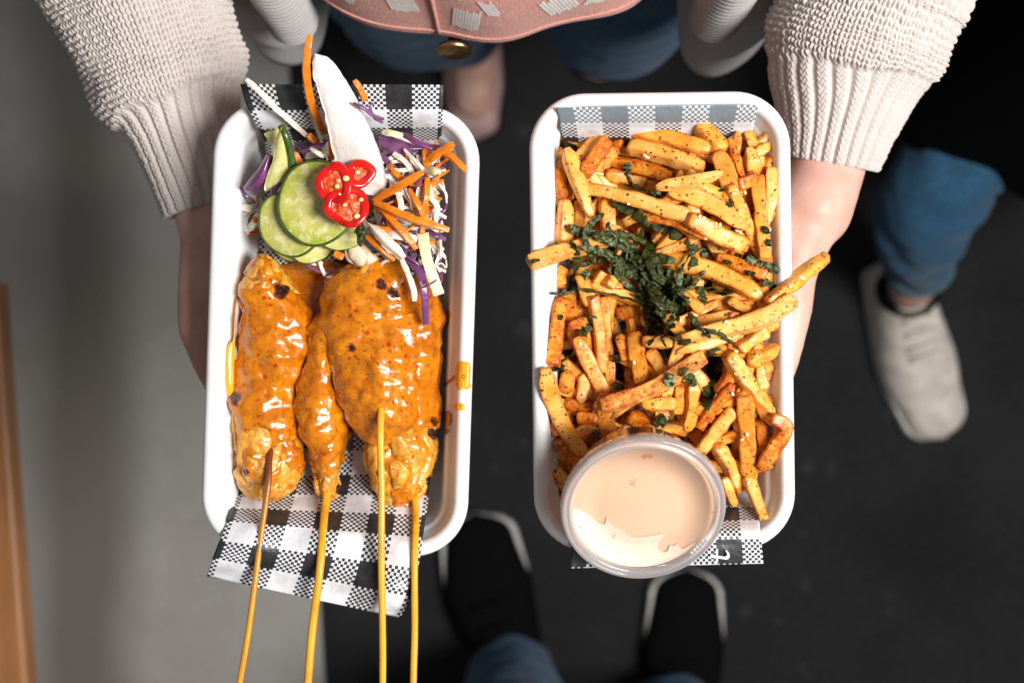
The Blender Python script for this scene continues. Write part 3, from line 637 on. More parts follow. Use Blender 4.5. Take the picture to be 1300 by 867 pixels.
leg(ph, [(.192, -.452, .075, .052), (.192, -.455, .20, .056), (.19, -.460, .45, .070)], M['denim'], 7.)
remeshed('body', chain([((.03, -.46, .05), .028), ((.002, -.425, .10), .034), ((.004, -.42, .44), .05)]) + chain([((.195, -.50, .05), .028), ((.192, -.46, .10), .034), ((.19, -.46, .44), .05)]) + [((.004, -.42, .44), (.19, -.46, .44), .035, .035)], .006, M['skin'], ph, 4)
# passer-by
pb = empty('person', (.48, .1, 0), 'person in rolled blue jeans and cream lace up shoe, dark coat above', 'person')
shoe(pb, [g(1128, 330), g(1143, 395), g(1166, 470), g(1197, 557)], [.032, .039, .047, .038], [.105, .098, .072, .048], M['cream_knit'], M['sole_rubber'], .020, laces=(.40, .47, .54, .61))
V, F = lathe([(.034, .060), (.036, .085), (.035, .100), (.030, .102)], 40); obj('sock', V + np.array([.478, .064, 0]), F, M['black_canvas'], pb)
leg(pb, [(.469, .090, .148, .036), (.460, .102, .19, .041), (.440, .122, .26, .049), (.437, .160, .33, .053), (.49, .27, .42, .055), (.54, .35, .55, .06)], M['denim'], 4.)
V, F = lathe([(.0345, -.010), (.0380, -.010), (.0395, -.004), (.0400, .010), (.0390, .016), (.0365, .017), (.0345, .014)], 48); V = V + np.array([.0006 * noise.noise(Vector(v) * 60) for v in V])[:, None]; obj('jean_cuff', V + np.array([.468, .090, .152]), F, M['faded_denim'], pb)
remeshed('body', chain([((.478, .062, .05), .028), ((.477, .068, .10), .029), ((.470, .088, .16), .030), ((.437, .155, .32), .044), ((.50, .28, .43), .045), ((.54, .35, .55), .05), ((.60, .40, .90), .08), ((.60, .40, 1.3), .09)]), .006, M['skin'], pb, 4)
n, k = 40, 90; V = np.zeros((n, k, 3))
for i in range(n):
    z = .37 + .95 * i / (n - 1)
    for j in range(k):
        th = j / k * 2 * math.pi; r_ = .285 - .05 * i / n + .012 * math.sin(7 * th) * (1 - i / n)
        V[i, j] = (.60 + r_ * math.cos(th), .405 + r_ * math.sin(th), z)
o = obj('coat', V.reshape(-1, 3), grid_faces(n, k, False, True), M['dark_wool'], pb); s = o.modifiers.new('s', 'SOLIDIFY'); s.thickness = .004

# ------------------------------------------------------------------ satay skewers
def chicken(rows, nt, nth, amp, seed, off=None, base=None):
    """lumpy piece of meat round a px axis; with off(px, py) it is the sauce coat that lies over the meat"""
    rows = np.array(rows, float); A_ = cr(rows, nt)
    ctr = np.array([P(a[0], a[1], a[2]) for a in A_]); hw = np.array([max(a[3], 1.5) * sz(a[2]) for a in A_]); hh = np.maximum(A_[:, 4], .001)
    t, s, u = frames(ctr); th = np.arange(nth) / nth * 2 * math.pi; V = np.zeros((nt, nth, 3)); C = np.zeros((nt, nth))
    for i in range(nt):
        for j in range(nth):
            d = s[i] * math.cos(th[j]) * hw[i] + u[i] * math.sin(th[j]) * hh[i]; p = ctr[i] + d
            nd = d / (np.linalg.norm(d) + 1e-9)
            q_ = Vector((p[0] + seed, p[1], p[2]))
            b0 = noise.noise(q_ * 34 + Vector((9, 3, 0))); b1 = noise.noise(q_ * 62); b2 = noise.noise(q_ * 150 + Vector((5, 0, 0))); b3 = 0.
            if off is None:
                b3 = noise.noise(q_ * 420); crk = abs(noise.noise(Vector((q_.x * 110, q_.y * 55, q_.z * 110))))
                dz = amp * (1.4 * b0 + 1.0 * b1 + .55 * b2 + .2 * b3) - amp * 1.0 * max(0, .14 - crk) / .14
            else:
                px = 650 + p[0] / sz(p[2]); py = 433.5 - p[1] / sz(p[2])
                m = off(px, py) + .55 * noise.noise(q_ * 95) + .3 * noise.noise(q_ * 260)
                m = m * .9 + .25 * math.sin(th[j]) - .05
                pu = noise.noise(q_ * 105 + Vector((0, 7, 2))); dz = amp * (1.4 * b0 + 1.0 * b1 + .5 * b2) + .0022 * max(0, pu - .12) - .0012 * max(0, -.25 - pu) + .0004 * noise.noise(q_ * 330) + .0013 * float(sm(-.25, .30, m)) * 2.0 - .0016 + .0003 * b3
            V[i, j] = p + nd * dz; C[i, j] = 0
    F = [tuple(f) for f in grid_faces(nt, nth, False, True)] + [tuple(range(nth))[::-1], tuple(range((nt - 1) * nth, nt * nth))]
    return V.reshape(-1, 3), F
def char_at(V, spots):
    px = 650 + V[:, 0] / sz(V[:, 2]); py = 433.5 - V[:, 1] / sz(V[:, 2]); c = np.zeros(len(V))
    for x, y, r in spots:
        ns = np.array([noise.noise(Vector(v) * 260) for v in V]) if len(spots) else 0
        d = np.hypot(px - x, (py - y) * .85) / r + .5 * ns; c = np.maximum(c, sm(1.15, .55, d))
    return c
def skewer(rows, stick, sr, seed, cover, spots, label, charstick=0., nt=170, amp=.0028):
    c0 = P(rows[len(rows) // 2][0], rows[len(rows) // 2][1], .965)
    root = empty('satay_skewer', c0, label, 'skewer', 'satay skewers in the tray')
    V, F = chicken(rows, nt, 110, amp, seed); obj('meat', V, F, M['chicken'], root, attrs={'char': char_at(V, spots)})
    V, F = chicken(rows, nt, 110, amp, seed, off=cover); sc_o = obj('sauce_coat', V, F, M['sauce'], root, attrs={'char': .85 * char_at(V, spots)})
    pts = np.array([P(*p) for p in stick]); path = cr(pts, 60)
    path[:, 0] += .0002 * np.sin(np.arange(60) * .35 + seed)
    v, f, a = sweep(path, sr, sr * .92, 12, 2.4, jit=.015, seed=int(seed * 10))
    yy = np.linspace(0, 1, len(v)); ch = charstick * (.25 + .75 * sm(.62, .22, yy))
    obj('stick', v, f, M['bamboo'], root, attrs={'char': ch})
    return root
skewer([(331, 329, .984, 4, .004), (334, 338, .985, 20, .012), (339, 356, .983, 30, .013), (350, 385, .982, 39, .0145), (354, 420, .982, 43, .015), (347, 460, .981, 40, .0145), (340, 500, .981, 42, .0145), (336, 540, .981, 43, .014), (338, 585, .980, 44, .0145), (338, 615, .980, 37, .0125), (338, 632, .979, 20, .009), (338, 640, .979, 4, .003)],
       [(344, 560, .990), (342, 592, .9985), (337, 640, 1.002), (318, 780, 1.007), (303, 880, 1.009), (292, 960, 1.011)], .0016, 1.3,
       lambda x, y: 1.3 * float(sm(362, 385, y)) * (1 - float(sm(520, 585, y + .9 * abs(x - 352)))) - .40 + .5 * math.exp(-((x - 372) / 9) ** 2) * float(sm(640, 590, y)), [(357, 370, 11), (297, 505, 8), (312, 600, 4)],
       'fattest satay skewer, bare meat at both ends and a scorched dark brown stick', 1.0)
skewer([(419, 392, .984, 5, .004), (417, 405, .984, 16, .010), (414, 430, .983, 27, .0135), (411, 455, .983, 22, .0125), (408, 495, .982, 29, .0135), (411, 540, .981, 28, .0135), (415, 580, .981, 23, .012), (416, 610, .980, 19, .010), (417, 628, .979, 12, .007), (417, 636, .979, 3, .003)],
       [(416, 600, .983), (414, 632, .988), (408, 700, 1.006), (397, 800, 1.008), (388, 890, 1.010), (380, 960, 1.012)], .0021, 4.7,
       lambda x, y: 1.3 * (1 - float(sm(545, 615, y))) - .35, [(432, 622, 6)],
       'thinnest satay skewer, in the middle of the tray, on a golden yellow stick')
skewer([(536, 352, .982, 4, .004), (535, 362, .983, 17, .010), (533, 400, .983, 25, .0135), (531, 440, .983, 24, .0145), (529, 480, .981, 26, .014), (524, 520, .979, 31, .0145), (513, 560, .978, 43, .0155), (510, 590, .978, 43, .0150), (512, 612, .977, 38, .0125), (514, 630, .976, 27, .009), (517, 639, .975, 14, .005), (518, 642, .975, 3, .003)],
       [(523, 590, .978), (527, 636, .985), (527, 700, 1.006), (526, 800, 1.008), (525, 890, 1.010), (525, 960, 1.011)], .0018, 8.1,
       lambda x, y: 1.2 * (1 - float(sm(500, 560, y))) - .40, [(549, 550, 8), (551, 535, 6), (482, 600, 5), (545, 610, 5)],
       'satay skewer lying partly under the big sauce covered piece, bare grilled tip showing')
skewer([(500, 331, .987, 5, .003), (498, 338, .988, 26, .010), (489, 356, .989, 44, .0135), (474, 385, .989, 60, .0145), (470, 410, .990, 64, .015), (480, 440, .991, 54, .0155), (484, 470, .991, 53, .0150), (484, 505, .991, 50, .0145), (478, 530, .990, 46, .0125), (470, 546, .989, 33, .009), (464, 556, .988, 14, .005), (462, 560, .988, 3, .002)],
       [(484, 505, 1.003), (483.5, 545, 1.009), (484, 640, 1.010), (485, 760, 1.010), (486, 890, 1.010), (487, 960, 1.010)], .0018, 12.6,
       lambda x, y: 1.3 * float(sm(330, 385, y + .3 * abs(x - 470))) * (1 - float(sm(535, 575, y))) - .25, [(498, 370, 8), (503, 375, 6), (484, 361, 7), (489, 364, 4), (446, 440, 6)],
       'widest satay skewer, on top and smothered in glossy orange sauce', amp=.0034)
# sauce pooled on the tray floor and smeared up its wall
def blob(name, outline, surf, T, m, label, cat, rings=10, group=None, wob=.0004):
    out = cr(np.array(outline + outline[:1], float), 140)[:-1]; c = out.mean(0); V = []
    for k in range(rings):
        f = 1 - k / rings; h = T * math.sqrt(max(0, 1 - f ** 4))
        for p in out:
            qx, qy = c + (p - c) * f; s_ = surf(qx, qy, h - (.0003 if k == 0 else 0)); V.append(s_ + Vector((0, 0, wob * noise.noise(s_ * 160))))
    V.append(surf(c[0], c[1], T)); n = len(out)
    F = [tuple(x) for x in grid_faces(rings, n, False, True)] + [((rings - 1) * n + i, (rings - 1) * n + (i + 1) % n, rings * n) for i in range(n)]
    return tag(obj(name, np.array([tuple(v) for v in V]), F, m), label, cat, group)
onA = lambda x, y, h: onz(x, y, TA, h)
blob('sauce_pool', [(316, 362), (334, 342), (372, 334), (412, 330), (446, 342), (468, 370), (470, 450), (455, 520), (440, 560), (385, 560), (334, 556), (316, 515), (312, 440)], lambda x, y, h: onz(x, y, TA, h + .0040), .0100, M['sauce'], 'deep orange sauce pooled between the satay pieces under the cucumber', 'sauce', wob=.0012)
blob('sauce_smear', [(312, 352), (322, 372), (318, 420), (309, 460), (306, 490), (299, 503), (289, 502), (284, 480), (284, 450), (290, 436), (296, 430), (298, 400), (301, 375)], lambda x, y, h: onz(x, y, TA, h * 1.4 + .0022 + .0035 * float(sm(445, 405, y))), .0024, M['thin_sauce'], 'bright orange sauce smear running down the inner tray wall beside the fattest skewer', 'sauce')
blob('sauce_drip', [(578, 461), (583, 457), (591, 458), (597, 460), (598, 470), (597, 483), (598, 492), (593, 496), (588, 494), (583, 497), (578, 492), (577, 478)], onA, .0006, M['thin_sauce'], 'square bright orange sauce blot on the tray rim', 'sauce', group='sauce spills on the tray')
blob('sauce_drip', [(575, 513), (584, 511), (592, 515), (590, 520), (582, 521), (576, 518)], onA, .0009, M['thin_sauce'], 'tiny orange sauce drop on the tray rim below the square blot', 'sauce', group='sauce spills on the tray')
blob('sauce_drip', [(563, 525), (569, 521), (573, 528), (571, 540), (566, 541), (562, 534)], onA, .0012, M['sauce'], 'dark orange sauce drop on the inner tray wall beside the bare skewer tip', 'sauce', group='sauce spills on the tray')
blob('sauce_drip', [(563, 544), (568, 542), (570, 548), (566, 552)], onA, .0009, M['sauce'], 'smallest dark sauce speck on the inner tray wall under the larger dark drop', 'sauce', group='sauce spills on the tray')
blob('sauce_drip', [(561, 488), (568, 483), (577, 476), (578, 480), (570, 487), (563, 492)], onA, .0007, M['sauce'], 'thin brown sauce trickle leading up the wall to the square blot on the rim', 'sauce', group='sauce spills on the tray')
blob('sauce_drip', [(561, 400), (568, 393), (573, 398), (570, 412), (564, 418)], onA, .0005, M['thin_sauce'], 'faint yellow sauce stain with black specks high on the inner tray wall', 'sauce', group='sauce spills on the tray')

# ------------------------------------------------------------------ slaw, cucumber, chilli, radish
def shred(pts, wpx, th_, m, name, label, cat, group=None, ex=3.2, roll=0., taper=.7, n=26, seed=0, jit=.04, z=None, lift=0):
    p3 = np.array([P(p[0], p[1], p[2] if len(p) > 2 else z) for p in pts]); path = cr(p3, n); k = np.linspace(0, 1, n)
    prof = (1 - (1 - taper) * np.abs(2 * k - 1) ** 3)
    v, f, a = sweep(path, wpx / 2 * sz(1.0) * prof, th_ / 2 * prof ** .5, 12, ex, roll=roll + .4 * np.sin(k * 3 + seed), jit=jit, seed=seed, cap=.04)
    v = v + np.array([noise.noise_vector(Vector(x_) * 260) for x_ in v]) * .0003
    return tag(obj(name, v, f, m, attrs={'crust': a}, sharp=38), label, cat, group)
S = lambda *a, **k: shred(*a, **k)
GC, GW, GP = 'carrot shreds in the slaw', 'white cabbage shreds in the slaw', 'purple cabbage shreds in the slaw'
# bed of tangled shreds
def bed(N, reg, mats, seed, z0, z1):
    rg = np.random.default_rng(seed)
    for i in range(N):
        x0, y0, x1, y1 = reg[rg.integers(len(reg))]; x, y = rg.uniform(x0, x1), rg.uniform(y0, y1)
        an = rg.uniform(0, math.pi); L = rg.uniform(22, 52); z = z0 + (z1 - z0) * (i / N)
        cvx, cvy = rg.normal(0, 7, 2); dx, dy = math.cos(an) * L / 2, math.sin(an) * L / 2
        cl = lambda a, lo, hi: float(min(max(a, lo), hi))
        pts = [(cl(x - dx, x0 - 8, x1 + 6), cl(y - dy, y0 - 6, y1 + 6), z + rg.normal(0, .0015)), (x + cvx, y + cvy, z + .003), (cl(x + dx, x0 - 8, x1 + 6), cl(y + dy, y0 - 6, y1 + 6), z + rg.normal(0, .0015))]
        kind = mats[rg.integers(len(mats))]
        if kind == 'w': shred(pts, rg.uniform(4, 14), .0010, M['white_cabbage'], 'cabbage_shred', 'pale cabbage shred tangled deep in the slaw bed', 'cabbage', GW, seed=i, roll=rg.normal(0, .6))
        elif kind == 'c': shred(pts, rg.uniform(5, 7), .0022, M['carrot_flesh'], 'carrot_shred', 'orange carrot shred tangled deep in the slaw bed', 'carrot', GC, seed=i, ex=9)
        else: shred(pts, rg.uniform(4, 9), .0013, M['purple'], 'purple_cabbage_shred', 'purple cabbage shred tangled deep in the slaw bed', 'cabbage', GP, seed=i, roll=rg.normal(0, .5))
RG = [(488, 185, 556, 320), (500, 210, 552, 300), (478, 260, 545, 335)]
bed(34, [(385, 160, 430, 205), (345, 200, 470, 300)], 'wwpcp', 3, .966, .984)
bed(26, [(490, 190, 553, 325)], 'ppwc', 5, .968, .980)
bed(120, RG, 'wwwwwwpc', 7, .974, .998)
def fine(N, seed, m, nm, lab, g_, zs, wr):
    rg = np.random.default_rng(seed)
    for i in range(N):
        x, y, an, L = rg.uniform(488, 560), rg.uniform(190, 335), rg.uniform(0, math.pi), rg.uniform(20, 60); dx, dy = math.cos(an) * L / 2, math.sin(an) * L / 2; z = rg.uniform(*zs)
        q_ = [(min(max(x + a * dx + rg.normal(0, 4), 482), 566), min(max(y + a * dy + rg.normal(0, 4), 184), 345), z + .003 * (1 - a * a)) for a in (-1, -.4, .3, 1)]
        shred(q_, rg.uniform(*wr), .0009, M[m], nm, lab, 'cabbage', g_, seed=i, roll=rg.normal(0, .5), n=30)
fine(60, 31, 'white_cabbage', 'cabbage_shred', 'fine white cabbage thread in the slaw heap', GW, (.992, 1.004), (2.5, 6))
fine(40, 32, 'purple', 'purple_cabbage_shred', 'fine purple cabbage thread in the slaw heap', GP, (.992, 1.003), (2.5, 5))
rg = np.random.default_rng(77)
for i in range(26):
    x, y, an, L = rg.uniform(490, 556), rg.uniform(195, 320), rg.uniform(0, math.pi), rg.uniform(18, 46); dx, dy = math.cos(an) * L / 2, math.sin(an) * L / 2; z = rg.uniform(.996, 1.006)
    S([(x - dx, y - dy, z), (x + rg.normal(0, 2), y + rg.normal(0, 2), z + .003), (x + dx, y + dy, z)], rg.uniform(2.5, 4.5), .0014, M['carrot_flesh'], 'carrot_shred', 'fine orange carrot thread in the slaw heap', 'carrot', GC, ex=9, seed=i)
bed(8, [(302, 258, 326, 292)], 'wwc', 9, .968, .978)
# radish ribbon standing out of the tray
def ribbon(name, Lp, Rp, zs, T, m, label, cat, group=None, n=70, k=16, camber=.002, bump=.0004, seed=0):
    Lc, Rc_, zc = cr(np.array(Lp, float), n), cr(np.array(Rp, float), n), cr(np.array(zs, float)[:, None], n)[:, 0]; V = np.zeros((2, n, k, 3))
    for i in range(n):
        for j in range(k):
            f = j / (k - 1); z = zc[i] + camber * math.sin(math.pi * f); x, y = Lc[i] + (Rc_[i] - Lc[i]) * f; p = P(x, y, z)
            ed = .0006 * (noise.noise(p * 240 + Vector((3, 0, 0)))) * abs(2 * f - 1) ** 2; p.x += ed; p.y += ed * .6; b = bump * noise.noise(p * 120 + Vector((seed, 0, 0))); e = T / 2 * math.sqrt(max(.03, 1 - (2 * f - 1) ** 8))
            V[0, i, j] = p + Vector((0, 0, b + e)); V[1, i, j] = p + Vector((0, 0, b - e))
    nk = n * k; F = [tuple(f) for f in grid_faces(n, k)] + [tuple(q_ + nk for q_ in f)[::-1] for f in grid_faces(n, k)]
    for i in range(n - 1): F += [(i * k, (i + 1) * k, (i + 1) * k + nk, i * k + nk), (i * k + k - 1, i * k + k - 1 + nk, (i + 1) * k + k - 1 + nk, (i + 1) * k + k - 1)]
    for j in range(k - 1): F += [(j, j + nk, j + 1 + nk, j + 1), ((n - 1) * k + j, (n - 1) * k + j + 1, (n - 1) * k + j + 1 + nk, (n - 1) * k + j + nk)]
    return tag(obj(name, V.reshape(-1, 3), F, m), label, cat, group)
ribbon('radish_ribbon', [(399, 69), (396, 82), (399, 100), (406, 122), (413, 150), (419, 178), (425, 205), (432, 240)], [(401, 69), (417, 74), (430, 88), (447, 115), (462, 146), (478, 182), (489, 218), (490, 252)], [1.036, 1.036, 1.035, 1.031, 1.026, 1.020, 1.012, 1.002], 0.0020, M['radish'], 'long broad white radish ribbon sticking up out of the tray past the paper', 'radish', camber=.0015, bump=.0008)
def C(pts, w_, lab, **k): return S(pts, w_, .0026, M['carrot_flesh'], 'carrot_shred', lab, 'carrot', GC, ex=9, jit=.03, **k)
def W(pts, w_, lab, m='white_cabbage', **k): return S(pts, w_, .0014, M[m], 'cabbage_shred', lab, 'cabbage', GW, **k)
def U(pts, w_, lab, m='purple', **k): return S(pts, w_, .0014, M[m], 'purple_cabbage_shred', lab, 'cabbage', GP, **k)
C([(394, 45, 1.046), (390, 68, 1.044), (389, 95, 1.038), (393, 122, 1.028), (401, 147, 1.014), (413, 168, 1.0)], 9.5, 'longest carrot shred standing up beside the white radish ribbon', n=40)
W([(313, 101, 1.022), (330, 117, 1.022), (348, 136, 1.018), (365, 151, 1.010), (389, 172, .996)], 8, 'long thin white strip poking out over the checked paper corner', n=40)
W([(398, 148, 1.004), (407, 176, 1.003), (416, 204, 1.002)], 3.5, 'hair thin pale sprout just above the largest cucumber slice', m='cream_cabbage')
C([(450, 102, 1.022), (457, 114, 1.020), (464, 128, 1.016)], 8, 'short carrot shred on the checked paper behind the radish ribbon')
U([(448, 131, 1.034), (461, 137, 1.033), (472, 146, 1.029), (487, 152, 1.020)], 5, 'curly purple cabbage thread lying across the radish ribbon edge')
U([(474, 131, 1.018), (470, 138, 1.018), (476, 150, 1.014), (486, 156, 1.010)], 4, 'looped pinkish purple cabbage thread on the checked paper')
ribbon('purple_cabbage_leaf', [(481, 172), (500, 175), (520, 182), (545, 187)], [(483, 190), (500, 196), (522, 195), (546, 191)], [1.000, 1.002, 1.003, 1.0], .0014, M['purple'], 'broad lilac cabbage piece beside the radish ribbon near the paper flap', 'cabbage', GP, k=10)
U([(510, 170, 1.002), (528, 180, 1.006), (545, 186, 1.006), (561, 188, 1.004)], 8, 'dark purple cabbage rib arching over the lilac piece below the paper flap', m='plum_cabbage')
W([(486, 168, 1.006), (498, 170, 1.008), (511, 173, 1.006)], 9, 'chunky pale cabbage stub above the lilac cabbage piece', m='cream_cabbage')
U([(484, 196, 1.002), (496, 210, 1.004), (508, 224, 1.002)], 8, 'purple cabbage strip running down beside the chilli slices')
W([(500, 195, 1.004), (515, 206, 1.007), (525, 222, 1.004)], 8, 'cream cabbage strip below the lilac cabbage piece')
W([(513, 190, 1.007), (530, 208, 1.012), (548, 225, 1.010)], 5, 'thin pale cabbage strip crossing toward the yellow tuft')
C([(541, 205, 1.008), (556, 195, 1.013), (576, 183, 1.016)], 8.5, 'carrot shred at the far tray wall pointing up toward the rim')
C([(560, 192, 1.009), (575, 201, 1.013), (591, 217, 1.014)], 8.5, 'carrot shred bending over the tray rim below the paper flap')
C([(541, 190, 1.004), (541, 200, 1.007), (543, 213, 1.004)], 11, 'stubby carrot piece where the two rim carrot shreds meet')
ribbon('cabbage_tuft', [(538, 214), (548, 211), (556, 214), (563, 217)], [(538, 220), (548, 224), (556, 221), (562, 219)], [1.010, 1.014, 1.015, 1.010], .002, M['cream_cabbage'], 'small crinkled yellow cabbage tuft near the rim carrot shreds', 'cabbage', GW, k=8, bump=.003)
C([(496, 215, 1.004), (503, 222, 1.006), (511, 230, 1.004)], 8, 'short carrot baton just above the long diagonal carrot shred')
C([(475, 255, 1.006), (505, 238, 1.014), (537, 219, 1.012)], 9, 'long diagonal carrot shred rising from the chilli slices to the yellow tuft')
C([(476, 257, 1.012), (500, 268, 1.017), (530, 280, 1.018), (570, 292, 1.014)], 9, 'longest flat carrot shred running from the chilli slices to the tray wall', n=36)
C([(482, 262, 1.008), (500, 282, 1.013), (515, 299, 1.013), (528, 316, 1.010)], 8.5, 'carrot shred running down from the chilli slices below the longest one')
C([(472, 288, 1.006), (487, 292, 1.009), (503, 291, 1.007)], 7, 'short level carrot shred below the chilli slices')
C([(520, 241, 1.008), (530, 260, 1.013), (538, 276, 1.010)], 7.5, 'carrot shred slanting down across the middle of the slaw')
C([(535, 277, 1.006), (536, 297, 1.004)], 6, 'little carrot end pointing down below the longest flat shred')
C([(543, 228, 1.008), (541, 250, 1.011), (536, 272, 1.008)], 8, 'reddish carrot shred standing upright below the yellow tuft')
C([(549, 234, 1.004), (553, 252, 1.003)], 6, 'small carrot sliver by the tray wall beside the upright shred')
C([(464, 298, 1.004), (482, 314, 1.008), (501, 330, 1.004)], 8, 'carrot shred edging the big white cabbage leaf above the meat')
C([(424, 322, 1.0), (436, 327, .999)], 9, 'carrot stub lying between the cucumber and the sauce')
C([(391, 171, .998), (401, 181, .996)], 9, 'carrot tip at the end of the long white strip')
C([(420, 165, .999), (422, 184, 1.001), (421, 203, .999)], 9, 'upright carrot baton beside the radish ribbon above the cucumber')
C([(373, 194, 1.0), (382, 210, .999)], 9, 'carrot stub between the upright cucumber slice and the large round one')
C([(341, 198, .996), (347, 209, .994)], 9, 'carrot bit beside the dark purple leaf')
ribbon('cabbage_leaf', [(466, 283), (474, 300), (488, 315), (508, 330)], [(467, 282), (484, 290), (502, 307), (517, 326)], [1.006, 1.010, 1.011, 1.006], .0016, M['white_cabbage'], 'broad white cabbage leaf with an orange carrot edge above the meat', 'cabbage', GW, k=10, camber=.004)
W([(487, 298, 1.006), (505, 299, 1.010), (529, 304, 1.006)], 12, 'flat white cabbage strip behind the carrot shred above the meat')
W([(537, 297, 1.004), (541, 325, 1.008), (549, 350, 1.008), (557, 374, 1.004)], 15, 'widest cream cabbage strip hanging down over the meat by the tray wall', m='cream_cabbage', n=36, taper=.95)
W([(509, 328, 1.006), (518, 348, 1.010), (525, 368, 1.009), (526, 382, 1.008)], 8, 'white cabbage strip drooping onto the sauce covered meat', n=30)
U([(512, 326, 1.004), (530, 340, 1.008), (538, 365, 1.010), (541, 412, 1.004)], 11, 'long dark purple cabbage strip hanging over the meat', m='plum_cabbage', n=34)
U([(517, 326, 1.008), (524, 331, 1.009), (532, 337, 1.008)], 3, 'short purple thread where the dark strip meets the slaw')
U([(556, 303, .996), (559, 330, .997), (560, 358, .990)], 5.5, 'pinkish purple cabbage strip against the tray wall')
U([(541, 292, 1.002), (553, 298, 1.005), (565, 304, 1.002)], 7, 'purple cabbage strip under the tip of the longest flat carrot shred')
U([(535, 366, 1.015), (544, 362, 1.017), (554, 355, 1.015)], 2.6, 'hair thin purple thread across the widest cream cabbage strip')
W([(505, 245, 1.006), (509, 258, 1.009), (509, 270, 1.006)], 8, 'white cabbage strip framed by the two long carrot shreds')
W([(515, 240, 1.007), (522, 252, 1.010), (524, 266, 1.006)], 6, 'white cabbage hook in the middle of the slaw')
W([(545, 232, 1.006), (547, 250, 1.009), (555, 262, 1.009), (553, 280, 1.006)], 8, 'white cabbage strip winding down along the tray wall')
W([(556, 232, 1.002), (565, 245, 1.0), (567, 258, .996)], 3.5, 'thin cabbage curl touching the tray wall')
W([(498, 272, 1.004), (512, 278, 1.008), (522, 283, 1.006)], 9, 'pale pink cabbage piece below the longest flat carrot shred')
U([(528, 238, 1.006), (533, 228, 1.008), (539, 222, 1.006)], 6, 'pale purple strip above the reddish upright carrot shred')
U([(487, 272, 1.002), (492, 284, 1.004), (496, 292, 1.002)], 7, 'plum cabbage strip between two carrot shreds below the chilli', m='plum_cabbage')
U([(385, 193, 1.0), (396, 189, 1.004), (407, 185, 1.004), (414, 178, 1.0)], 7, 'purple cabbage curl above the largest cucumber slice')
W([(395, 189, 1.004), (402, 194, 1.006), (411, 199, 1.003)], 7, 'white strip crossing the purple curl above the cucumber')
W([(404, 326, .988), (408, 340, .990), (412, 350, .987)], 5, 'white cabbage thread lying in the sauce below the cucumber')
U([(380, 330, .986), (395, 340, .988), (410, 346, .988), (424, 347, .985)], 4, 'purple thread lying in the sauce below the cucumber')
W([(388, 330, .985), (398, 333, .987), (409, 336, .985)], 9, 'short white cabbage piece lying in the sauce')
ribbon('purple_cabbage_leaf', [(309, 238), (316, 226), (326, 214), (338, 196)], [(314, 243), (330, 240), (340, 226), (346, 200)], [.992, .996, .999, .999], .0016, M['plum_cabbage'], 'dark purple cabbage leaf at the tray wall beside the cucumber', 'cabbage', GP, k=10, camber=.004)
U([(304, 237, .986), (312, 247, .987), (324, 258, .984)], 4, 'thin dark purple thread under the purple leaf by the tray wall')
W([(301, 262, .983), (312, 264, .985), (324, 266, .983)], 10, 'white cabbage bit beside the cucumber stack at the tray wall')
W([(314, 293, .978), (322, 284, .982), (330, 272, .981)], 11, 'white cabbage scrap tucked below the cucumber stack')
C([(321, 279, .984), (328, 280, .983)], 7, 'tiny carrot end peeping out at the cucumber stack')
# pale piece of poultry between slaw and sauce
rows = [(436, 306, .990, 3, .003), (440, 311, .992, 12, .007), (452, 321, .993, 20, .010), (466, 328, .992, 17, .009), (476, 330, .990, 8, .005), (479, 331, .989, 2, .002)]
V, F = chicken(rows, 60, 60, .0022, 22.); tag(obj('chicken_chunk', V, F, M['pale_meat'], attrs={'char': np.zeros(len(V))}), 'pale lumpy chicken chunk between the cucumber and the sauced meat', 'chicken')
# cucumber
def cucumber(px, py, z, rpx, ry, tilt, az, label, seed):
    r = rpx * sz(z); root = empty('cucumber_slice', P(px, py, z), label, 'cucumber', 'cucumber slices'); root.rotation_euler = (tilt[0], tilt[1], az); root.scale = (1, ry, 1)
    T = .0032
    def wob(V):
        V = V.copy(); th = np.arctan2(V[:, 1], V[:, 0]); rr = np.hypot(V[:, 0], V[:, 1]); k = 1 + .02 * np.sin(2 * th + seed) + .012 * np.sin(5 * th + seed * 2)
        V[:, 0] *= k; V[:, 1] *= k; V[:, 2] += .0012 * np.sin(2 * th + seed) * (rr / r) ** 2
        V[:, 2] += np.array([.0002 * noise.noise(Vector(v) * 200) for v in V]); return V
    prof = [(.00005, T / 2 - .0004)] + [(r * .95 * f, T / 2 - .0004 * (1 - f) ** .5) for f in np.linspace(.05, 1, 16)] + [(r * .95, -T / 2)] + [(r * .5, -T / 2), (.00005, -T / 2)]
    V, F = lathe(prof, 72); obj('flesh', wob(V), F, M['cuke'], root, local=True)
    prof = [(r * .945, T / 2 + .00005), (r * .965, T / 2 + .0001), (r * .99, T / 2 - .0003), (r, T / 2 - .0009), (r, -T / 2 + .0006), (r * .985, -T / 2), (r * .945, -T / 2 - .0001)]
    V, F = lathe(prof, 72); obj('peel', wob(V), F, M['cucumber_peel'], root, local=True)
cucumber(398, 306, .994, 33, .82, (R(6), R(-4), 0), .6, 'lowest round cucumber slice, only its edge showing above the sauce', 1.)
cucumber(374, 297, .990, 38, .98, (R(8), R(-8), 0), 0, 'small cucumber slice at the bottom of the stack next to the sauce pool', 2.)
cucumber(431, 293, 1.001, 32, .82, (R(2), R(6), 0), 0, 'cucumber slice hidden under the largest one, a thin edge showing near the herb', 2.5)
cucumber(368, 285, 1.0005, 44, .92, (R(6), R(-7), 0), -.5, 'middle cucumber slice with a shiny wet face, half under the largest one', 3.)
cucumber(402, 258, 1.0085, 52, 1.04, (R(4), R(-3), 0), -.35, 'largest round cucumber slice on top of the stack under the chilli', 4.)
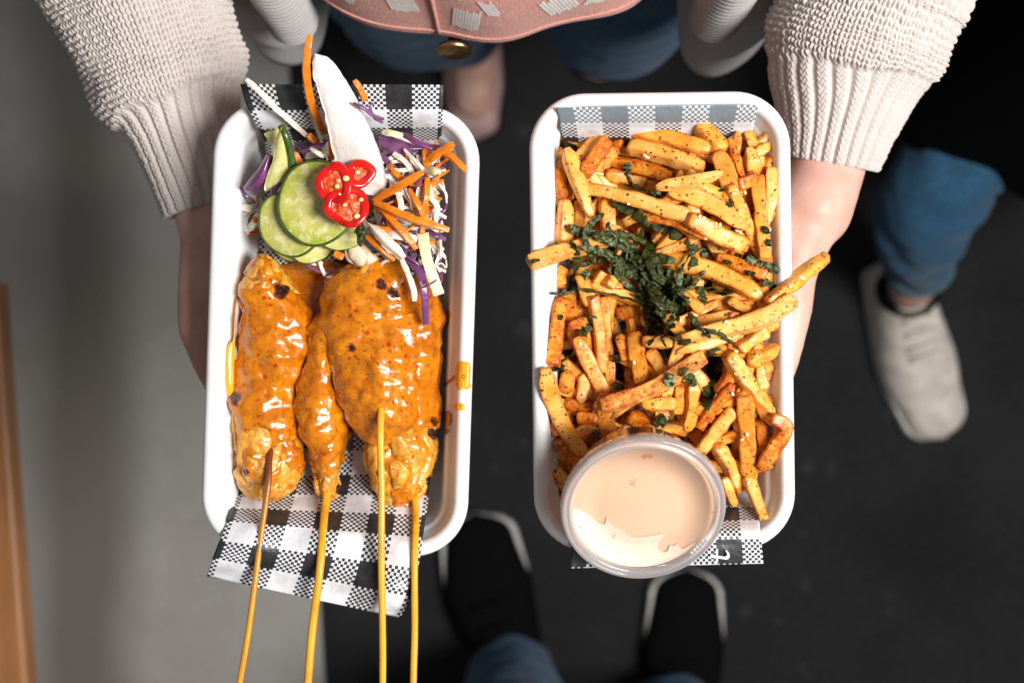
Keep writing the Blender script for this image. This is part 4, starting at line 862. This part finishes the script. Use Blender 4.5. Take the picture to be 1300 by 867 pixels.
# upright slice leaning on the paper
root = empty('cucumber_slice', P(358, 205, .985), 'upright cucumber slice leaning on the checked paper, dark peel edge up', 'cucumber', 'cucumber slices')
fo = ribbon('flesh', [(356, 163), (350, 180), (346, 205), (338, 226), (336, 244)], [(359, 162), (365, 178), (370, 196), (372, 210), (370, 222)], [1.012, 1.010, 1.006, 1.002, 1.0], .0025, M['cuke'], None, None, k=10)
pts = [P(*p) for p in ((357, 160, 1.013), (362, 172, 1.013), (367, 188, 1.010), (373, 214, 1.005))]
v, f, a = sweep(cr(np.array(pts), 30), .0019, .0017, 10, 2.4); po = obj('peel', v, f, M['cucumber_peel'], root)
fo.location = fo.location - root.location; fo.parent = root
ribbon('cucumber_peeling', [(335, 170), (338, 176), (341, 184)], [(357, 163), (354, 174), (350, 186)], [1.000, .998, .992], .002, M['cuke'], 'thin greyish cucumber piece behind the upright slice on the paper', 'cucumber', k=8)
# chilli
def chilli(px, py, z, rpx, ry, tilt, az, label, seed, seeds):
    r = rpx * sz(z); root = empty('chilli_slice', P(px, py, z), label, 'chilli', 'red chilli slices'); root.rotation_euler = (tilt[0], tilt[1], az)
    n, k = 64, 14; th = np.arange(n) / n * 2 * math.pi; V = np.zeros((n, k, 3)); T = .0016
    lob = 1 + .07 * np.cos(3 * th + seed) + .05 * np.sin(2 * th + seed) + .025 * np.cos(5 * th + 2 * seed)
    for i in range(n):
        for j in range(k):
            a = j / k * 2 * math.pi; rad = r * lob[i] - .0021 + .00215 * np.sign(math.cos(a)) * abs(math.cos(a)) ** .7; V[i, j] = (rad * math.cos(th[i]), rad * ry * math.sin(th[i]), T * np.sign(math.sin(a)) * abs(math.sin(a)) ** .5 + .0006 * math.sin(2 * th[i] + seed))
    obj('ring', V.reshape(-1, 3), grid_faces(n, k, True, True)[:, ::-1], M['chilli_skin'], root, local=True)
    V, F = lathe([(.00005, .0002)] + [(r * f, .0003 + .0004 * math.sin(f * 9)) for f in np.linspace(.1, .80, 9)], n)
    V[:, 0] *= np.tile(lob, 10); V[:, 1] *= np.tile(lob, 10) * ry; V[:, 2] += np.array([.0008 * noise.noise(v_ * 400 + Vector((seed, 0, 0))) for v_ in map(Vector, V)])
    obj('membrane', V, F, M['chilli_flesh'], root, local=True)
    for sx_, sy_, sr_ in seeds:
        V, F = lathe([(.00005, .0007)] + [(sr_ * math.sin(a), .0007 * math.cos(a)) for a in np.linspace(.25, 2.6, 7)], 20)
        V[:, 1] *= .82; obj('seed', V + np.array([sx_ * r, sy_ * r * ry, .0016]), F, M['chilli_seed'], root, local=True)
chilli(457, 221, 1.0195, 19, .98, (R(-6), R(10), 0), .3, 'smallest red chilli slice, tucked behind the other two against the radish', .5, [(-.15, .1, .0013)])
chilli(425, 233, 1.0235, 23, 1.18, (R(5), R(-6), 0), -.2, 'red chilli slice with a big pale seed, lying on the cucumber', 2., [(.62, .32, .0018), (.2, -.12, .0014), (.42, -.45, .0008)])
chilli(441, 263, 1.0225, 30, .82, (R(-4), R(4), 0), .15, 'widest red chilli slice, nearest the herb sprig', 4., [(.35, -.58, .0017), (.62, .25, .0012), (-.1, .1, .0010)])
# herb sprig
root = empty('herb_sprig', P(455, 294, 1.012), 'tiny dark green herb sprig beside the widest chilli slice', 'herb')
for i, (x0, y0, x1, y1, w_) in enumerate(((452, 292, 462, 287, 7), (454, 296, 466, 297, 7), (453, 291, 457, 301, 8), (455, 296, 458, 313, 8), (450, 295, 461, 293, 6), (458, 290, 464, 301, 6))):
    p3 = np.array([P(x0, y0, 1.012), P((x0 + x1) / 2, (y0 + y1) / 2 - 1, 1.0155), P(x1, y1, 1.012)]); kk = np.linspace(0, 1, 14)
    v, f, a = sweep(cr(p3, 14), w_ / 2 * sz(1.) * np.sin(math.pi * (.08 + .84 * kk)) ** .7, .0004, 8, 2.5, roll=.5 * np.sin(kk * 6 + i), jit=.08, seed=i); obj('leaf', v, f, M['herb_leaf'], root)

# ------------------------------------------------------------------ fries: every fry settles on the ones below it
RES = .0006
hx0, hy0 = TB.c.x - TB.W / 2 - .02, TB.c.y - TB.H / 2 - .02
nx, ny = int((TB.W + .04) / RES), int((TB.H + .04) / RES)
gx, gy = hx0 + (np.arange(nx) + .5) * RES, hy0 + (np.arange(ny) + .5) * RES
GX, GY = np.meshgrid(gx, gy, indexing='ij'); Hm = np.maximum(TB.z(GX, GY), 0)
def hget(x, y):
    i = np.clip(((np.asarray(x) - hx0) / RES).astype(int), 0, nx - 1); j = np.clip(((np.asarray(y) - hy0) / RES).astype(int), 0, ny - 1); return Hm[i, j]
def hset(path, r, top):
    for (x, y, z), t_ in zip(path, top):
        i0, i1 = int((x - r - hx0) / RES), int((x + r - hx0) / RES) + 1; j0, j1 = int((y - r - hy0) / RES), int((y + r - hy0) / RES) + 1
        i0, j0 = max(i0, 0), max(j0, 0); s_ = Hm[i0:i1, j0:j1]; d2 = (GX[i0:i1, j0:j1] - x) ** 2 + (GY[i0:i1, j0:j1] - y) ** 2
        np.maximum(s_, np.where(d2 < r * r, t_, 0), out=s_)
def target_h(x, y):  # the height the heap is allowed to have
    u = abs(x - TB.c.x) / (TB.W / 2); v = (y - TB.c.y) / (TB.H / 2); return .985 + .030 * max(0, 1 - u ** 3) * max(0, 1 - abs(v) ** 4)
GF = 'seasoned fries heaped in the tray'
GL = 'seasoned fry half buried in the heap under the other fries'
nf = 0
def zone(pts):
    x = sum(p[0] for p in pts) / len(pts); y = sum(p[1] for p in pts) / len(pts)
    if y < 215: return 'seasoned fry half buried in the heap just below the paper flap'
    if y > 540: return 'seasoned fry half buried in the heap beside or under the dip cup'
    if 790 < x < 895 and 320 < y < 430: return 'seasoned fry half buried in the heap under the nori mound'
    if x < 765: return 'seasoned fry half buried in the heap on the side nearer the satay tray'
    if x > 920: return 'seasoned fry half buried in the heap on the side nearer the passer by'
    return 'seasoned fry half buried in the middle of the heap ' + ('between paper flap and nori' if y < 330 else 'between nori mound and dip cup')
def fry(pts, wpx, tone, pale, shape, label, lift=0., dzmax=None):
    global nf; nf += 1
    if label == GL: label = zone(pts)
    z = 1.0
    hw0 = wpx * .86 / 2 * sz(1.0); hh0 = hw0 * (.92 if shape != 'f' else .75)
    for it in range(4):
        p2 = np.array([tuple(P(p[0], p[1], z if np.isscalar(z) else z[i])) for i, p in enumerate(pts)])
        path = cr(p2, 15); L = np.concatenate([[0], np.linalg.norm(np.diff(path[:, :2], axis=0), axis=1).cumsum()]); k = L / L[-1]
        t = np.gradient(path[:, :2], axis=0); t /= np.linalg.norm(t, axis=1)[:, None]; nn = np.stack([-t[:, 1], t[:, 0]], -1)
        hs = np.max([hget(path[:, 0] + nn[:, 0] * o_ * hw0, path[:, 1] + nn[:, 1] * o_ * hw0) for o_ in (-.5, 0, .5)], axis=0)
        cf = np.polyfit(k, hs, 1); cf[0] = np.clip(cf[0], -.35 * L[-1], .35 * L[-1]); line = cf[0] * k + (hs.mean() - cf[0] * .5)
        line = line + np.percentile(hs - line, 97 if ('over the rim' in label or 'over the tray rim' in label) else 72) + hh0 * .62 + lift
        if dzmax is not None: line = np.minimum(line, dzmax)
        kp = np.linspace(0, 1, len(pts)); z = np.interp(kp, k, line)
    p3 = np.array([tuple(P(p[0], p[1], z[i])) for i, p in enumerate(pts)]); rg = np.random.default_rng(nf * 7 + 1)
    n = 18; path = cr(p3, n); kk = np.linspace(0, 1, n)
    if len(pts) == 2:
        dv = path[-1] - path[0]; sd = np.array((-dv[1], dv[0], 0)); path += sd * (rg.normal(0, .034) * np.sin(math.pi * kk))[:, None]; path[:, 2] += rg.normal(0, .0006) * np.sin(math.pi * kk)
    hw = np.full(n, hw0) * (1 + .06 * np.sin(kk * 5 + rg.uniform(0, 6)) + (rg.uniform(-.28, .28)) * (kk - .5)); hh = np.full(n, hh0) * (1 + .05 * np.sin(kk * 6 + rg.uniform(0, 6)) + rg.uniform(-.2, .2) * (kk - .5))
    e0, e1 = rg.uniform(.62, 1, 2); q_ = np.clip(e0 + (1 - e0) * kk / .13, 0, 1) * np.clip(e1 + (1 - e1) * (1 - kk) / .13, 0, 1); hw *= q_; hh *= q_
    if shape == 'p': q_ = np.sin(math.pi * (.07 + .86 * kk)) ** .55; hw *= q_; hh *= q_
    if shape == 't': q_ = np.clip((1.03 - kk) * 2.2, .22, 1) ** .7; hw *= q_; hh *= q_
    if shape == 's': q_ = np.clip((kk + .03) * 2.2, .22, 1) ** .7; hw *= q_; hh *= q_
    if shape == 'r': q_ = np.clip(np.minimum(kk, 1 - kk) * 4 + .45, 0, 1) ** .7; hw *= q_; hh *= q_
    v, f, a = sweep(path, hw, hh, 20, rg.uniform(5.5, 9), roll=rg.uniform(-.45, .45) + .2 * kk * rg.normal(), cap=.16, jit=.012, seed=nf)
    v = v + np.array([noise.noise_vector(Vector(x) * 170) for x in v]) * .0007 + np.array([noise.noise_vector(Vector(x) * 70) for x in v]) * .0006
    o = obj('fry', v, f, M['fry'], attrs={'crust': a}); tag(o, label, 'fry', GF); o['tone'] = float(tone) * .80; o['pale'] = min(1., float(pale) + .16)
    hset(path, hw0 * .95, path[:, 2] + hh * .92); return o
rg = np.random.default_rng(4)
for i in range(165):   # the bulk of the heap
    x, y = rg.uniform(712, 972), rg.uniform(172, 655); L = rg.uniform(55, 105); an = rg.uniform(0, math.pi) if i % 3 else rg.normal(math.pi / 2, .5)
    dx, dy = math.cos(an) * L / 2, math.sin(an) * L / 2
    if y > 610 and x > 885: continue
    cl = lambda a, lo, hi: min(max(a, lo), hi)
    fry([(cl(x - dx, 705, 982), cl(y - dy, 165, 650)), (cl(x + dx, 705, 982), cl(y + dy, 165, 650))], rg.uniform(17, 23), rg.uniform(.15, .85), rg.uniform(0, .7), 'b', GL, lift=-.002, dzmax=target_h(P(x, y, 1).x, P(x, y, 1).y) - .014 + .006 * i / 120)
for i in range(46):   # slimmer ones tangled just under the top layer
    x, y = rg.uniform(722, 968), rg.uniform(190, 600); L = rg.uniform(60, 110); an = rg.uniform(0, math.pi); dx, dy = math.cos(an) * L / 2, math.sin(an) * L / 2
    cl = lambda a, lo, hi: min(max(a, lo), hi)
    fry([(cl(x - dx, 706, 982), cl(y - dy, 168, 640)), (cl(x + dx, 706, 982), cl(y + dy, 168, 640))], rg.uniform(14, 19), rg.uniform(.1, .8), rg.uniform(.1, .8), 'bprt'[i % 4], GL, lift=-.002, dzmax=target_h(P(x, y, 1).x, P(x, y, 1).y) - .007)
FR = '''726,372 734,440|18|.7|.1|b|
745,332 722,352|17|.6|.2|b|
820,540 872,548|18|.8|.1|b|
790,548 768,560|17|.9|.1|b|
880,548 900,575|18|.7|.1|b|
738,405 742,468|17|.8|.1|b|
786,168 782,186|16|.9|.1|b|
715,340 712,366|18|.5|.2|b|
757,325 775,337|17|1|0|b|
735,532 760,533|19|1|0|b|
703,530 708,552|16|.9|0|b|
722,588 737,582|16|1|0|b|
718,512 752,516|17|1|0|b|
965,530 972,565|18|1|0|b|
907,562 940,551|15|.6|.3|b|
797,470 803,496|13|.5|.5|b|
930,470 912,498|18|1|0|b|
944,333 972,350|19|.7|.3|b|
850,345 863,374|15|.6|.2|b|
862,372 892,394|16|.7|.3|b|
708,214 716,256|17|.85|0|r|orange fry lying flat against the tray wall beside the leaf shaped fry
717,254 716,314|24|.25|.5|b|blocky upright fry at the tray wall above the fry that pokes over the rim
735,258 738,300|18|.3|.3|b|narrow golden fry tucked beside the blocky upright one at the tray wall
771,250 775,302|23|.4|.2|r|stout fry just under the long dark nori ribbon
738,350 750,388|20|.4|.2|b|
722,470 719,499|21|.7|.2|r|short rounded fry end below the slanting nori piece at the tray wall
743,474 738,512|19|.35|.5|r|short golden fry end beside the long paprika dusted slanted fry
812,290 812,338|13|.4|.4|b|
812,275 897,302|16|1|0|b|reddest fry, half covered by the long dark nori ribbon
712,380 706,420 700,462|23|.85|0|b|brown orange fry standing along the tray wall above the pale bent fry
787,425 794,458|15|.8|.1|b|
763,378 770,420 776,492|18|.35|.35|b|long golden fry running down beside the narrow nori strip
752,376 760,420 764,472|18|.6|.2|b|orange fry beside the long golden one below the nori mound
800,526 832,543|21|1|0|b|red dusted fry half under the far lip of the dip cup
726,410 733,420|15|.9|.1|r|
910,328 952,347|19|.95|0|b|red dusted fry below the wide golden one
925,380 952,396|16|.5|.4|b|
965,465 968,494|16|.4|.5|b|pale fry end beside the speckled slanting fry at the tray wall
862,490 860,524|15|.7|.2|b|
905,522 947,499|14|.6|.2|b|thin fry crossing under the speckled slanting fry
938,444 973,420|18|.4|.5|b|fry end rising toward the tray wall under the two long pale ones
733,202 777,157|20|.2|.55|b|clean pale fry nearest the paper flap corner
743,221 771,180|23|1|.0|b|brick red dusted fry beside the clean pale one
926,176 934,200 943,224|12|.95|.1|r|thinnest curly brown fry beside the paper flap
951,188 960,224|23|.15|.5|p|plump oval fry end standing by the tray corner
979,214 973,290|18|.2|.75|t|pale fry wedged against the tray wall below the oval one
913,194 922,220 932,250|25|.2|.4|b|broad golden fry below the thin curly one
928,235 946,275 966,325|18|.3|.3|b|fry dotted with sesame running down along the tray wall
937,236 960,224|19|.95|0|b|stubby fry end with a fiery red tip
962,224 966,275 973,328|20|.5|.1|b|long orange fry running down by the tray wall beside the pale wedge
875,278 910,297 947,314|27|.45|.2|b|chunky orange fry sprinkled with sesame in the middle of the heap
880,232 914,249|15|.3|.3|b|
848,243 880,247 915,263 949,290|28|.1|.55|p|wide leaf shaped golden fry in the middle of the upper heap
770,222 817,233|19|.6|.2|b|short fry behind the curled nori piece
772,205 812,212 850,226|19|.85|.05|b|orange dusted fry under two parallel pale ones
863,145 873,174|17|.15|.3|s|little pointed fry tip against the paper flap
884,158 917,191|25|.3|.2|b|short broad fry just under the middle of the paper flap
720,188 732,225 751,276|24|.2|.35|p|leaf shaped golden fry hugging the tray wall below the paper flap
833,238 870,232 919,221|17|.1|.9|p|slim pale fry pointed at both ends
802,164 850,176 901,190|25|.45|.15|b|uppermost long fry with a dark red dusted end
800,185 845,198 892,214|24|.1|.65|b|second long fry from the paper flap, with a blunt pale end
740,237 805,253 874,275|22|.12|.7|b|longest smooth pale fry lying across the upper heap
797,298 785,330 772,364|19|.45|.4|b|golden fry slanting down beside the bright green nori tuft
886,409 931,400|18|.3|.8|b|pale fry stub at the end of the nori mound
875,362 892,362|17|.2|.7|r|
672,333 720,318 773,305|22|.25|.75|b|pale cut fry sticking out over the tray rim toward the other tray
832,328 890,340 940,361 968,380|26|.3|.2|r|long bent golden fry below the nori ribbon
783,399 806,391|22|.85|.1|r|small fiery chunk of fry speckled with pepper
800,402 803,424|14|.7|.2|b|
818,433 857,435|17|.4|.7|b|pale fry stub under the nori mound
825,446 843,474|21|.3|.6|b|short pale fry wedged between the nori mound and the paprika dusted fry
805,424 810,455 815,488|22|.55|.1|b|straight orange fry with a single sesame seed
975,384 1010,356 1050,326|20|.5|.2|b|fry sticking out farthest over the rim toward the passer by
865,431 930,416 975,401 1007,381|24|.2|.9|b|long pale fry reaching up over the rim
732,428 750,465 771,505|23|.6|.3|b|long slanted fry with a white sesame seed on its end
768,500 773,555|24|.75|.1|b|thick pepper speckled fry running down to the far lip of the dip cup
815,514 858,512|18|.25|.2|b|plain golden fry stub just above the dip cup
765,516 825,495 893,452|23|.8|.8|b|long fry with a red dusted top edge and pale side above the dip cup
692,468 700,505 716,542 739,575|25|.05|.55|b|glossy pale bent fry at the tray wall beside the dip cup
887,541 908,515 931,488|16|.9|0|b|
880,484 877,515 872,546|20|.4|.1|r|orange fry pointing down toward the dip cup beside the broad nori strip
950,461 989,440|21|.35|.25|r|rounded golden fry end against the tray wall below the two long pale ones
925,450 952,490 981,532|22|.55|.75|b|pale slanting fry with red edges and many black specks
945,503 949,555 953,610|24|.45|.25|b|speckled golden fry running down beside the tray wall toward the corner
890,572 908,548 931,520|21|.15|.75|b|clean pale fry leaning beside the dip cup lid
979,530 997,541 985,566 966,594|21|.95|.15|b|crooked red dusted fry bent at the tray wall
928,628 949,646|23|.2|.7|b|soft pale fry lump at the edge of the paper beside the cup
910,566 925,590 939,622|20|.6|.3|b|speckled fry sloping down beside the clear cup lid
920,606 932,642|14|.6|.3|b|
950,607 960,632 970,660|18|.1|.75|b|lowest cream coloured fry pointing to the tray corner'''
for ln in FR.split('\n'):
    a = ln.split('|'); pts = [tuple(float(c) for c in p.split(',')) for p in a[0].split()]
    fry(pts, float(a[1]), float(a[2]), float(a[3]), a[4], a[5] or GL, lift=-.0012)
print('fries', nf, 'heap top', Hm.max())
# surface of the heap, for what lies on it
def heap(px, py, lift=0):
    z = 1.01
    for _ in range(8):
        p = P(px, py, z); z = .5 * z + .5 * (float(hget(p.x, p.y)) + lift)
    return z
GN = 'nori shreds on the fries'
nn_ = 0
def nori(pts, wpx, label, pale=0., lift=.0018, curl=.3, crink=.0008, tk=.0005):
    global nn_; nn_ += 1
    n = max(14, int(len(pts) * 10)); q2 = cr(np.array(pts, float), n); zs = np.array([heap(x, y, lift) for x, y in q2])
    kk = np.linspace(0, 1, n); cf = np.polyfit(kk, zs, 2); zs = np.maximum(np.polyval(cf, kk), zs - .002)
    path = np.array([tuple(P(x, y, z)) for (x, y), z in zip(q2, zs)]); rg = np.random.default_rng(nn_)
    path[:, 2] += crink * .5 * np.sin(kk * n * .55 + nn_)
    hw = wpx * 1.15 / 2 * sz(1.02) * (1 + .12 * np.sin(kk * 11 + nn_)) * np.clip(np.minimum(kk, 1 - kk) * 9 + .35, 0, 1)
    v, f, a = sweep(path, hw, tk, 12, 3, roll=curl * np.sin(kk * 4 + nn_ * 1.7), cap=.05, jit=.08, seed=nn_)
    v = v + np.array([noise.noise_vector(Vector(x) * 300 + Vector((nn_, 0, 0))) for x in v]) * crink
    o = tag(obj('nori_shred', v, f, M['nori'], attrs={'crust': a}), label, 'nori', GN); o['pale'] = float(pale); return o
NR = '''776,252 800,268 830,284 862,300 888,319|13|long dark nori ribbon slanting across the middle of the fries|.1
796,207 797,226 812,240 838,247|12|curled nori piece under the longest smooth pale fry|.4
725,306 732,322 731,342 718,363|9|bent nori strip lying over the fry that pokes out of the tray|.1
733,301 752,296|8|small green nori flake above the fry that pokes out of the tray|.5
737,338 748,332 756,319|6|forked nori bit beside the fry that pokes out of the tray|.3
741,344 748,352|10|frosted nori crumb beside the bent nori strip|1
700,372 715,374 735,367|10|nori strip touching the tray wall, green at its tip|.5
822,279 812,300 806,326 800,352|6|thin nori thread running up to the long dark ribbon|0
822,295 826,318 830,344|13|wide dark nori strip standing above the mound|0
736,367 765,372 800,380 832,388|13|long level nori strip entering the mound from the side of the tray wall|.3
884,326 876,350 862,382|9|straight dark nori strip slanting above the mound|.1
947,328 968,336 990,344|10|green nori strip with a frosted pale tip near the tray wall|.7
968,358 983,367|11|small crinkled nori scrap beside the bent golden fry|.3
888,364 893,386|10|crumpled nori piece beside the dark square one|.4
896,366 912,370 925,374|15|dark square nori piece under the bent golden fry|0
755,402 746,414 737,425|13|nori strip crossing the fries below the level strip|.2
724,443 716,456 706,471|13|slanting nori piece beside the tray wall|.2
783,446 786,474 785,500|12|narrow nori strip lying along the long golden fry|.2
908,441 903,470 898,521|16|broad nori strip hanging down alone toward the dip cup|.35
868,470 875,480 883,489|13|short nori piece on the end of the red edged fry|.3
893,418 912,423 932,437|5|thin curved nori thread over the long pale fry|.1
847,490 852,474|12|silvery nori piece on the red edged fry|1
832,392 840,425 850,460|6|pale green nori thread running out of the mound|.8
795,316 798,330 801,345|12|bright green nori tuft beside the slanting golden fry|.6
894,312 900,326|14|frosted pale end of the long nori ribbon|1
925,256 931,261|7|nori fleck on the wide leaf shaped fry|0
913,233 917,243|8|nori fleck beside the broad golden fry|0
970,288 975,297|7|nori fleck on the long orange fry at the tray wall|0
975,304 978,312|5|nori fleck below the one on the long orange fry|0
947,346 958,350|6|small dark nori sliver beneath the frosted strip|0
934,324 942,327|6|nori crumb above the frosted strip|0
787,410 793,418|10|nori scrap below the fiery chunk|.3
709,402 714,404|6|nori fleck on the brown orange fry at the tray wall|0
672,334 686,331|4|nori crumb on the tip of the fry that pokes out of the tray|.2
835,528 846,540|12|dark nori scrap against the far lip of the dip cup|.1
842,532 830,540|9|nori scrap crossing another at the far lip of the dip cup|.1
922,330 926,336|6|nori crumb in the red dust beside the frosted end|0'''
for ln in NR.split('\n'):
    a = ln.split('|'); nori([tuple(float(c) for c in p.split(',')) for p in a[0].split()], float(a[1]), a[2], float(a[3]))
rg = np.random.default_rng(21)
for i in range(42):   # the mound of crumpled strips
    u_ = rg.normal(0, 1); x, y = 832 + 34 * u_ + rg.normal(0, 17), 366 + 32 * u_ + rg.normal(0, 17); an = rg.normal(.75, .7); L = rg.uniform(30, 78); dx, dy = math.cos(an) * L / 2, math.sin(an) * L / 2
    if abs(x - 836) > 84 or abs(y - 372) > 82: continue
    cx, cy = rg.normal(0, 6, 2)
    nori([(x - dx, y - dy), (x + cx, y + cy), (x + dx, y + dy)], rg.uniform(6, 14), 'dark nori strip tangled in the mound on the fries', rg.uniform(0, .6), lift=.002 + .006 * rg.random(), curl=.45, crink=.0010)
# sesame seeds lying on the fries
SS = [(820, 198), (823, 200), (818, 197), (803, 261), (798, 259), (888, 275), (893, 277), (914, 286), (909, 284), (935, 293), (940, 295), (946, 245), (939, 267), (932, 246), (977, 291), (975, 313), (1018, 352), (1003, 364), (1011, 366), (1019, 354), (894, 414), (921, 409), (924, 411), (933, 456), (935, 446), (934, 474), (805, 460), (736, 436), (895, 302), (948, 551), (942, 558), (950, 612), (892, 370), (930, 500), (962, 520), (700, 362), (815, 390), (858, 392), (880, 330), (965, 372)]
sm_me = None
for i, (x, y) in enumerate(SS):
    z = heap(x, y, .0003)
    if sm_me is None:
        V, F = lathe([(.00003, -.0008)] + [(.0008 * math.sin(a), -.0008 * math.cos(a)) for a in np.linspace(.25, 2.9, 8)] + [(.00003, .0008)], 14)
        V[:, 0] *= 1.55 * (1 - .25 * V[:, 0] / .0012); V[:, 2] *= .65
        o = obj('sesame_seed', V, F, M['sesame'], center=False); sm_me = o
    else: o = sm_me.copy(); COL.objects.link(o)
    o.location = P(x, y, z); o.rotation_euler = (rg.normal(0, .2), rg.normal(0, .2), rg.uniform(0, 6.28))
    tag(o, 'pale sesame seed sprinkled on the fries', 'sesame seed', 'sesame seeds on the fries')

# ------------------------------------------------------------------ dip cup
ctr = P(817, 648, 1.036); TL = R(25.5)
cup = empty('dip_cup', ctr, 'clear round lidded plastic cup of pale orange dip resting on the fries', 'cup'); cup.rotation_euler = (TL, 0, R(2))
Mx = Matrix.Translation(ctr) @ cup.rotation_euler.to_matrix().to_4x4(); RL = 105 * sz(1.036)
def part(nm, prof, m, n=96, par=cup): V, F = lathe(prof, n); return obj(nm, V, F[:, ::-1], m, par, local=True)
part('cup_wall', [(.0001, -.0300), (.030, -.0300), (.0312, -.0285), (RL * .935, -.0030), (RL * .97, -.0022), (RL * .975, -.0012), (RL * .95, -.0010), (RL * .925, -.0030), (.0303, -.0278), (.0295, -.0290), (.0001, -.0290)], M['clear'])
part('dip_sauce', [(.0001, -.0283), (.0288, -.0283), (.0300, -.0270), (RL * .905, -.0052), (RL * .90, -.0040), (RL * .885, -.0034), (RL * .5, -.0036), (.0001, -.0035)], M['mayo'])
lid = part('lid', [(RL * .855, -.0016), (RL * .835, -.0020), (RL * .5, -.0019), (.0001, -.0018)], M['clear'])
part('lid_rim', [(RL * .985, -.0060), (RL, -.0056), (RL * 1.0, -.0012), (RL * .99, .0002), (RL * .97, .0006), (RL * .945, .0004), (RL * .93, -.0004), (RL * .915, .0006), (RL * .895, .0008), (RL * .872, .0004), (RL * .855, -.0016)], M['frosted'])
# sauce that has smeared against the underside of the lid
Nn = (Mx.to_3x3() @ Vector((0, 0, 1))).normalized(); O3 = Vector((0, 0, CAMZ)); Mi = Mx.inverted()
def onlid(px, py, h=-.0026):
    c = ctr + Nn * h; d = P(px, py, 1.0) - O3; tt = (c - O3).dot(Nn) / d.dot(Nn); return Mi @ (O3 + d * tt)
top = [(724, 645), (733, 646), (742, 650), (751, 656), (758, 663), (765, 666), (769, 664), (770, 654), (773, 663), (779, 668), (787, 672), (793, 675), (795, 680), (806, 682), (820, 681), (833, 679), (844, 677), (838, 685), (834, 691), (837, 699), (844, 702), (849, 697), (850, 691), (855, 694), (859, 689), (862, 693), (866, 698), (873, 693), (882, 688), (893, 683)]
low = []
def chaikin(p):
    p = np.array(p, float); return np.vstack([p[:1]] + [np.array([.72 * p[i] + .28 * p[i + 1], .28 * p[i] + .72 * p[i + 1]]) for i in range(len(p) - 1)] + [p[-1:]])
loc = [onlid(*p) for p in chaikin(chaikin(top))]; rmax = RL * .86
V = [(v.x, v.y, -.0025) for v in loc if v.length < rmax * .995]; a0_ = math.atan2(V[-1][1], V[-1][0]); a1_ = math.atan2(V[0][1], V[0][0])
if a1_ > a0_: a1_ -= 2 * math.pi
V += [(rmax * math.cos(a), rmax * math.sin(a), -.0025) for a in np.linspace(a0_, a1_, 40)]
n = len(V); V2 = V + [(x, y, -.0031) for x, y, z in V]
from mathutils.geometry import tessellate_polygon
tri = [tuple(t_) for t_ in tessellate_polygon([[Vector(v) for v in V]])]
obj('sauce_film', V2, tri + [tuple(j + n for j in t_)[::-1] for t_ in tri] + [(i, i + n, (i + 1) % n + n, (i + 1) % n) for i in range(n)], M['film'], cup, smooth=False, local=True)
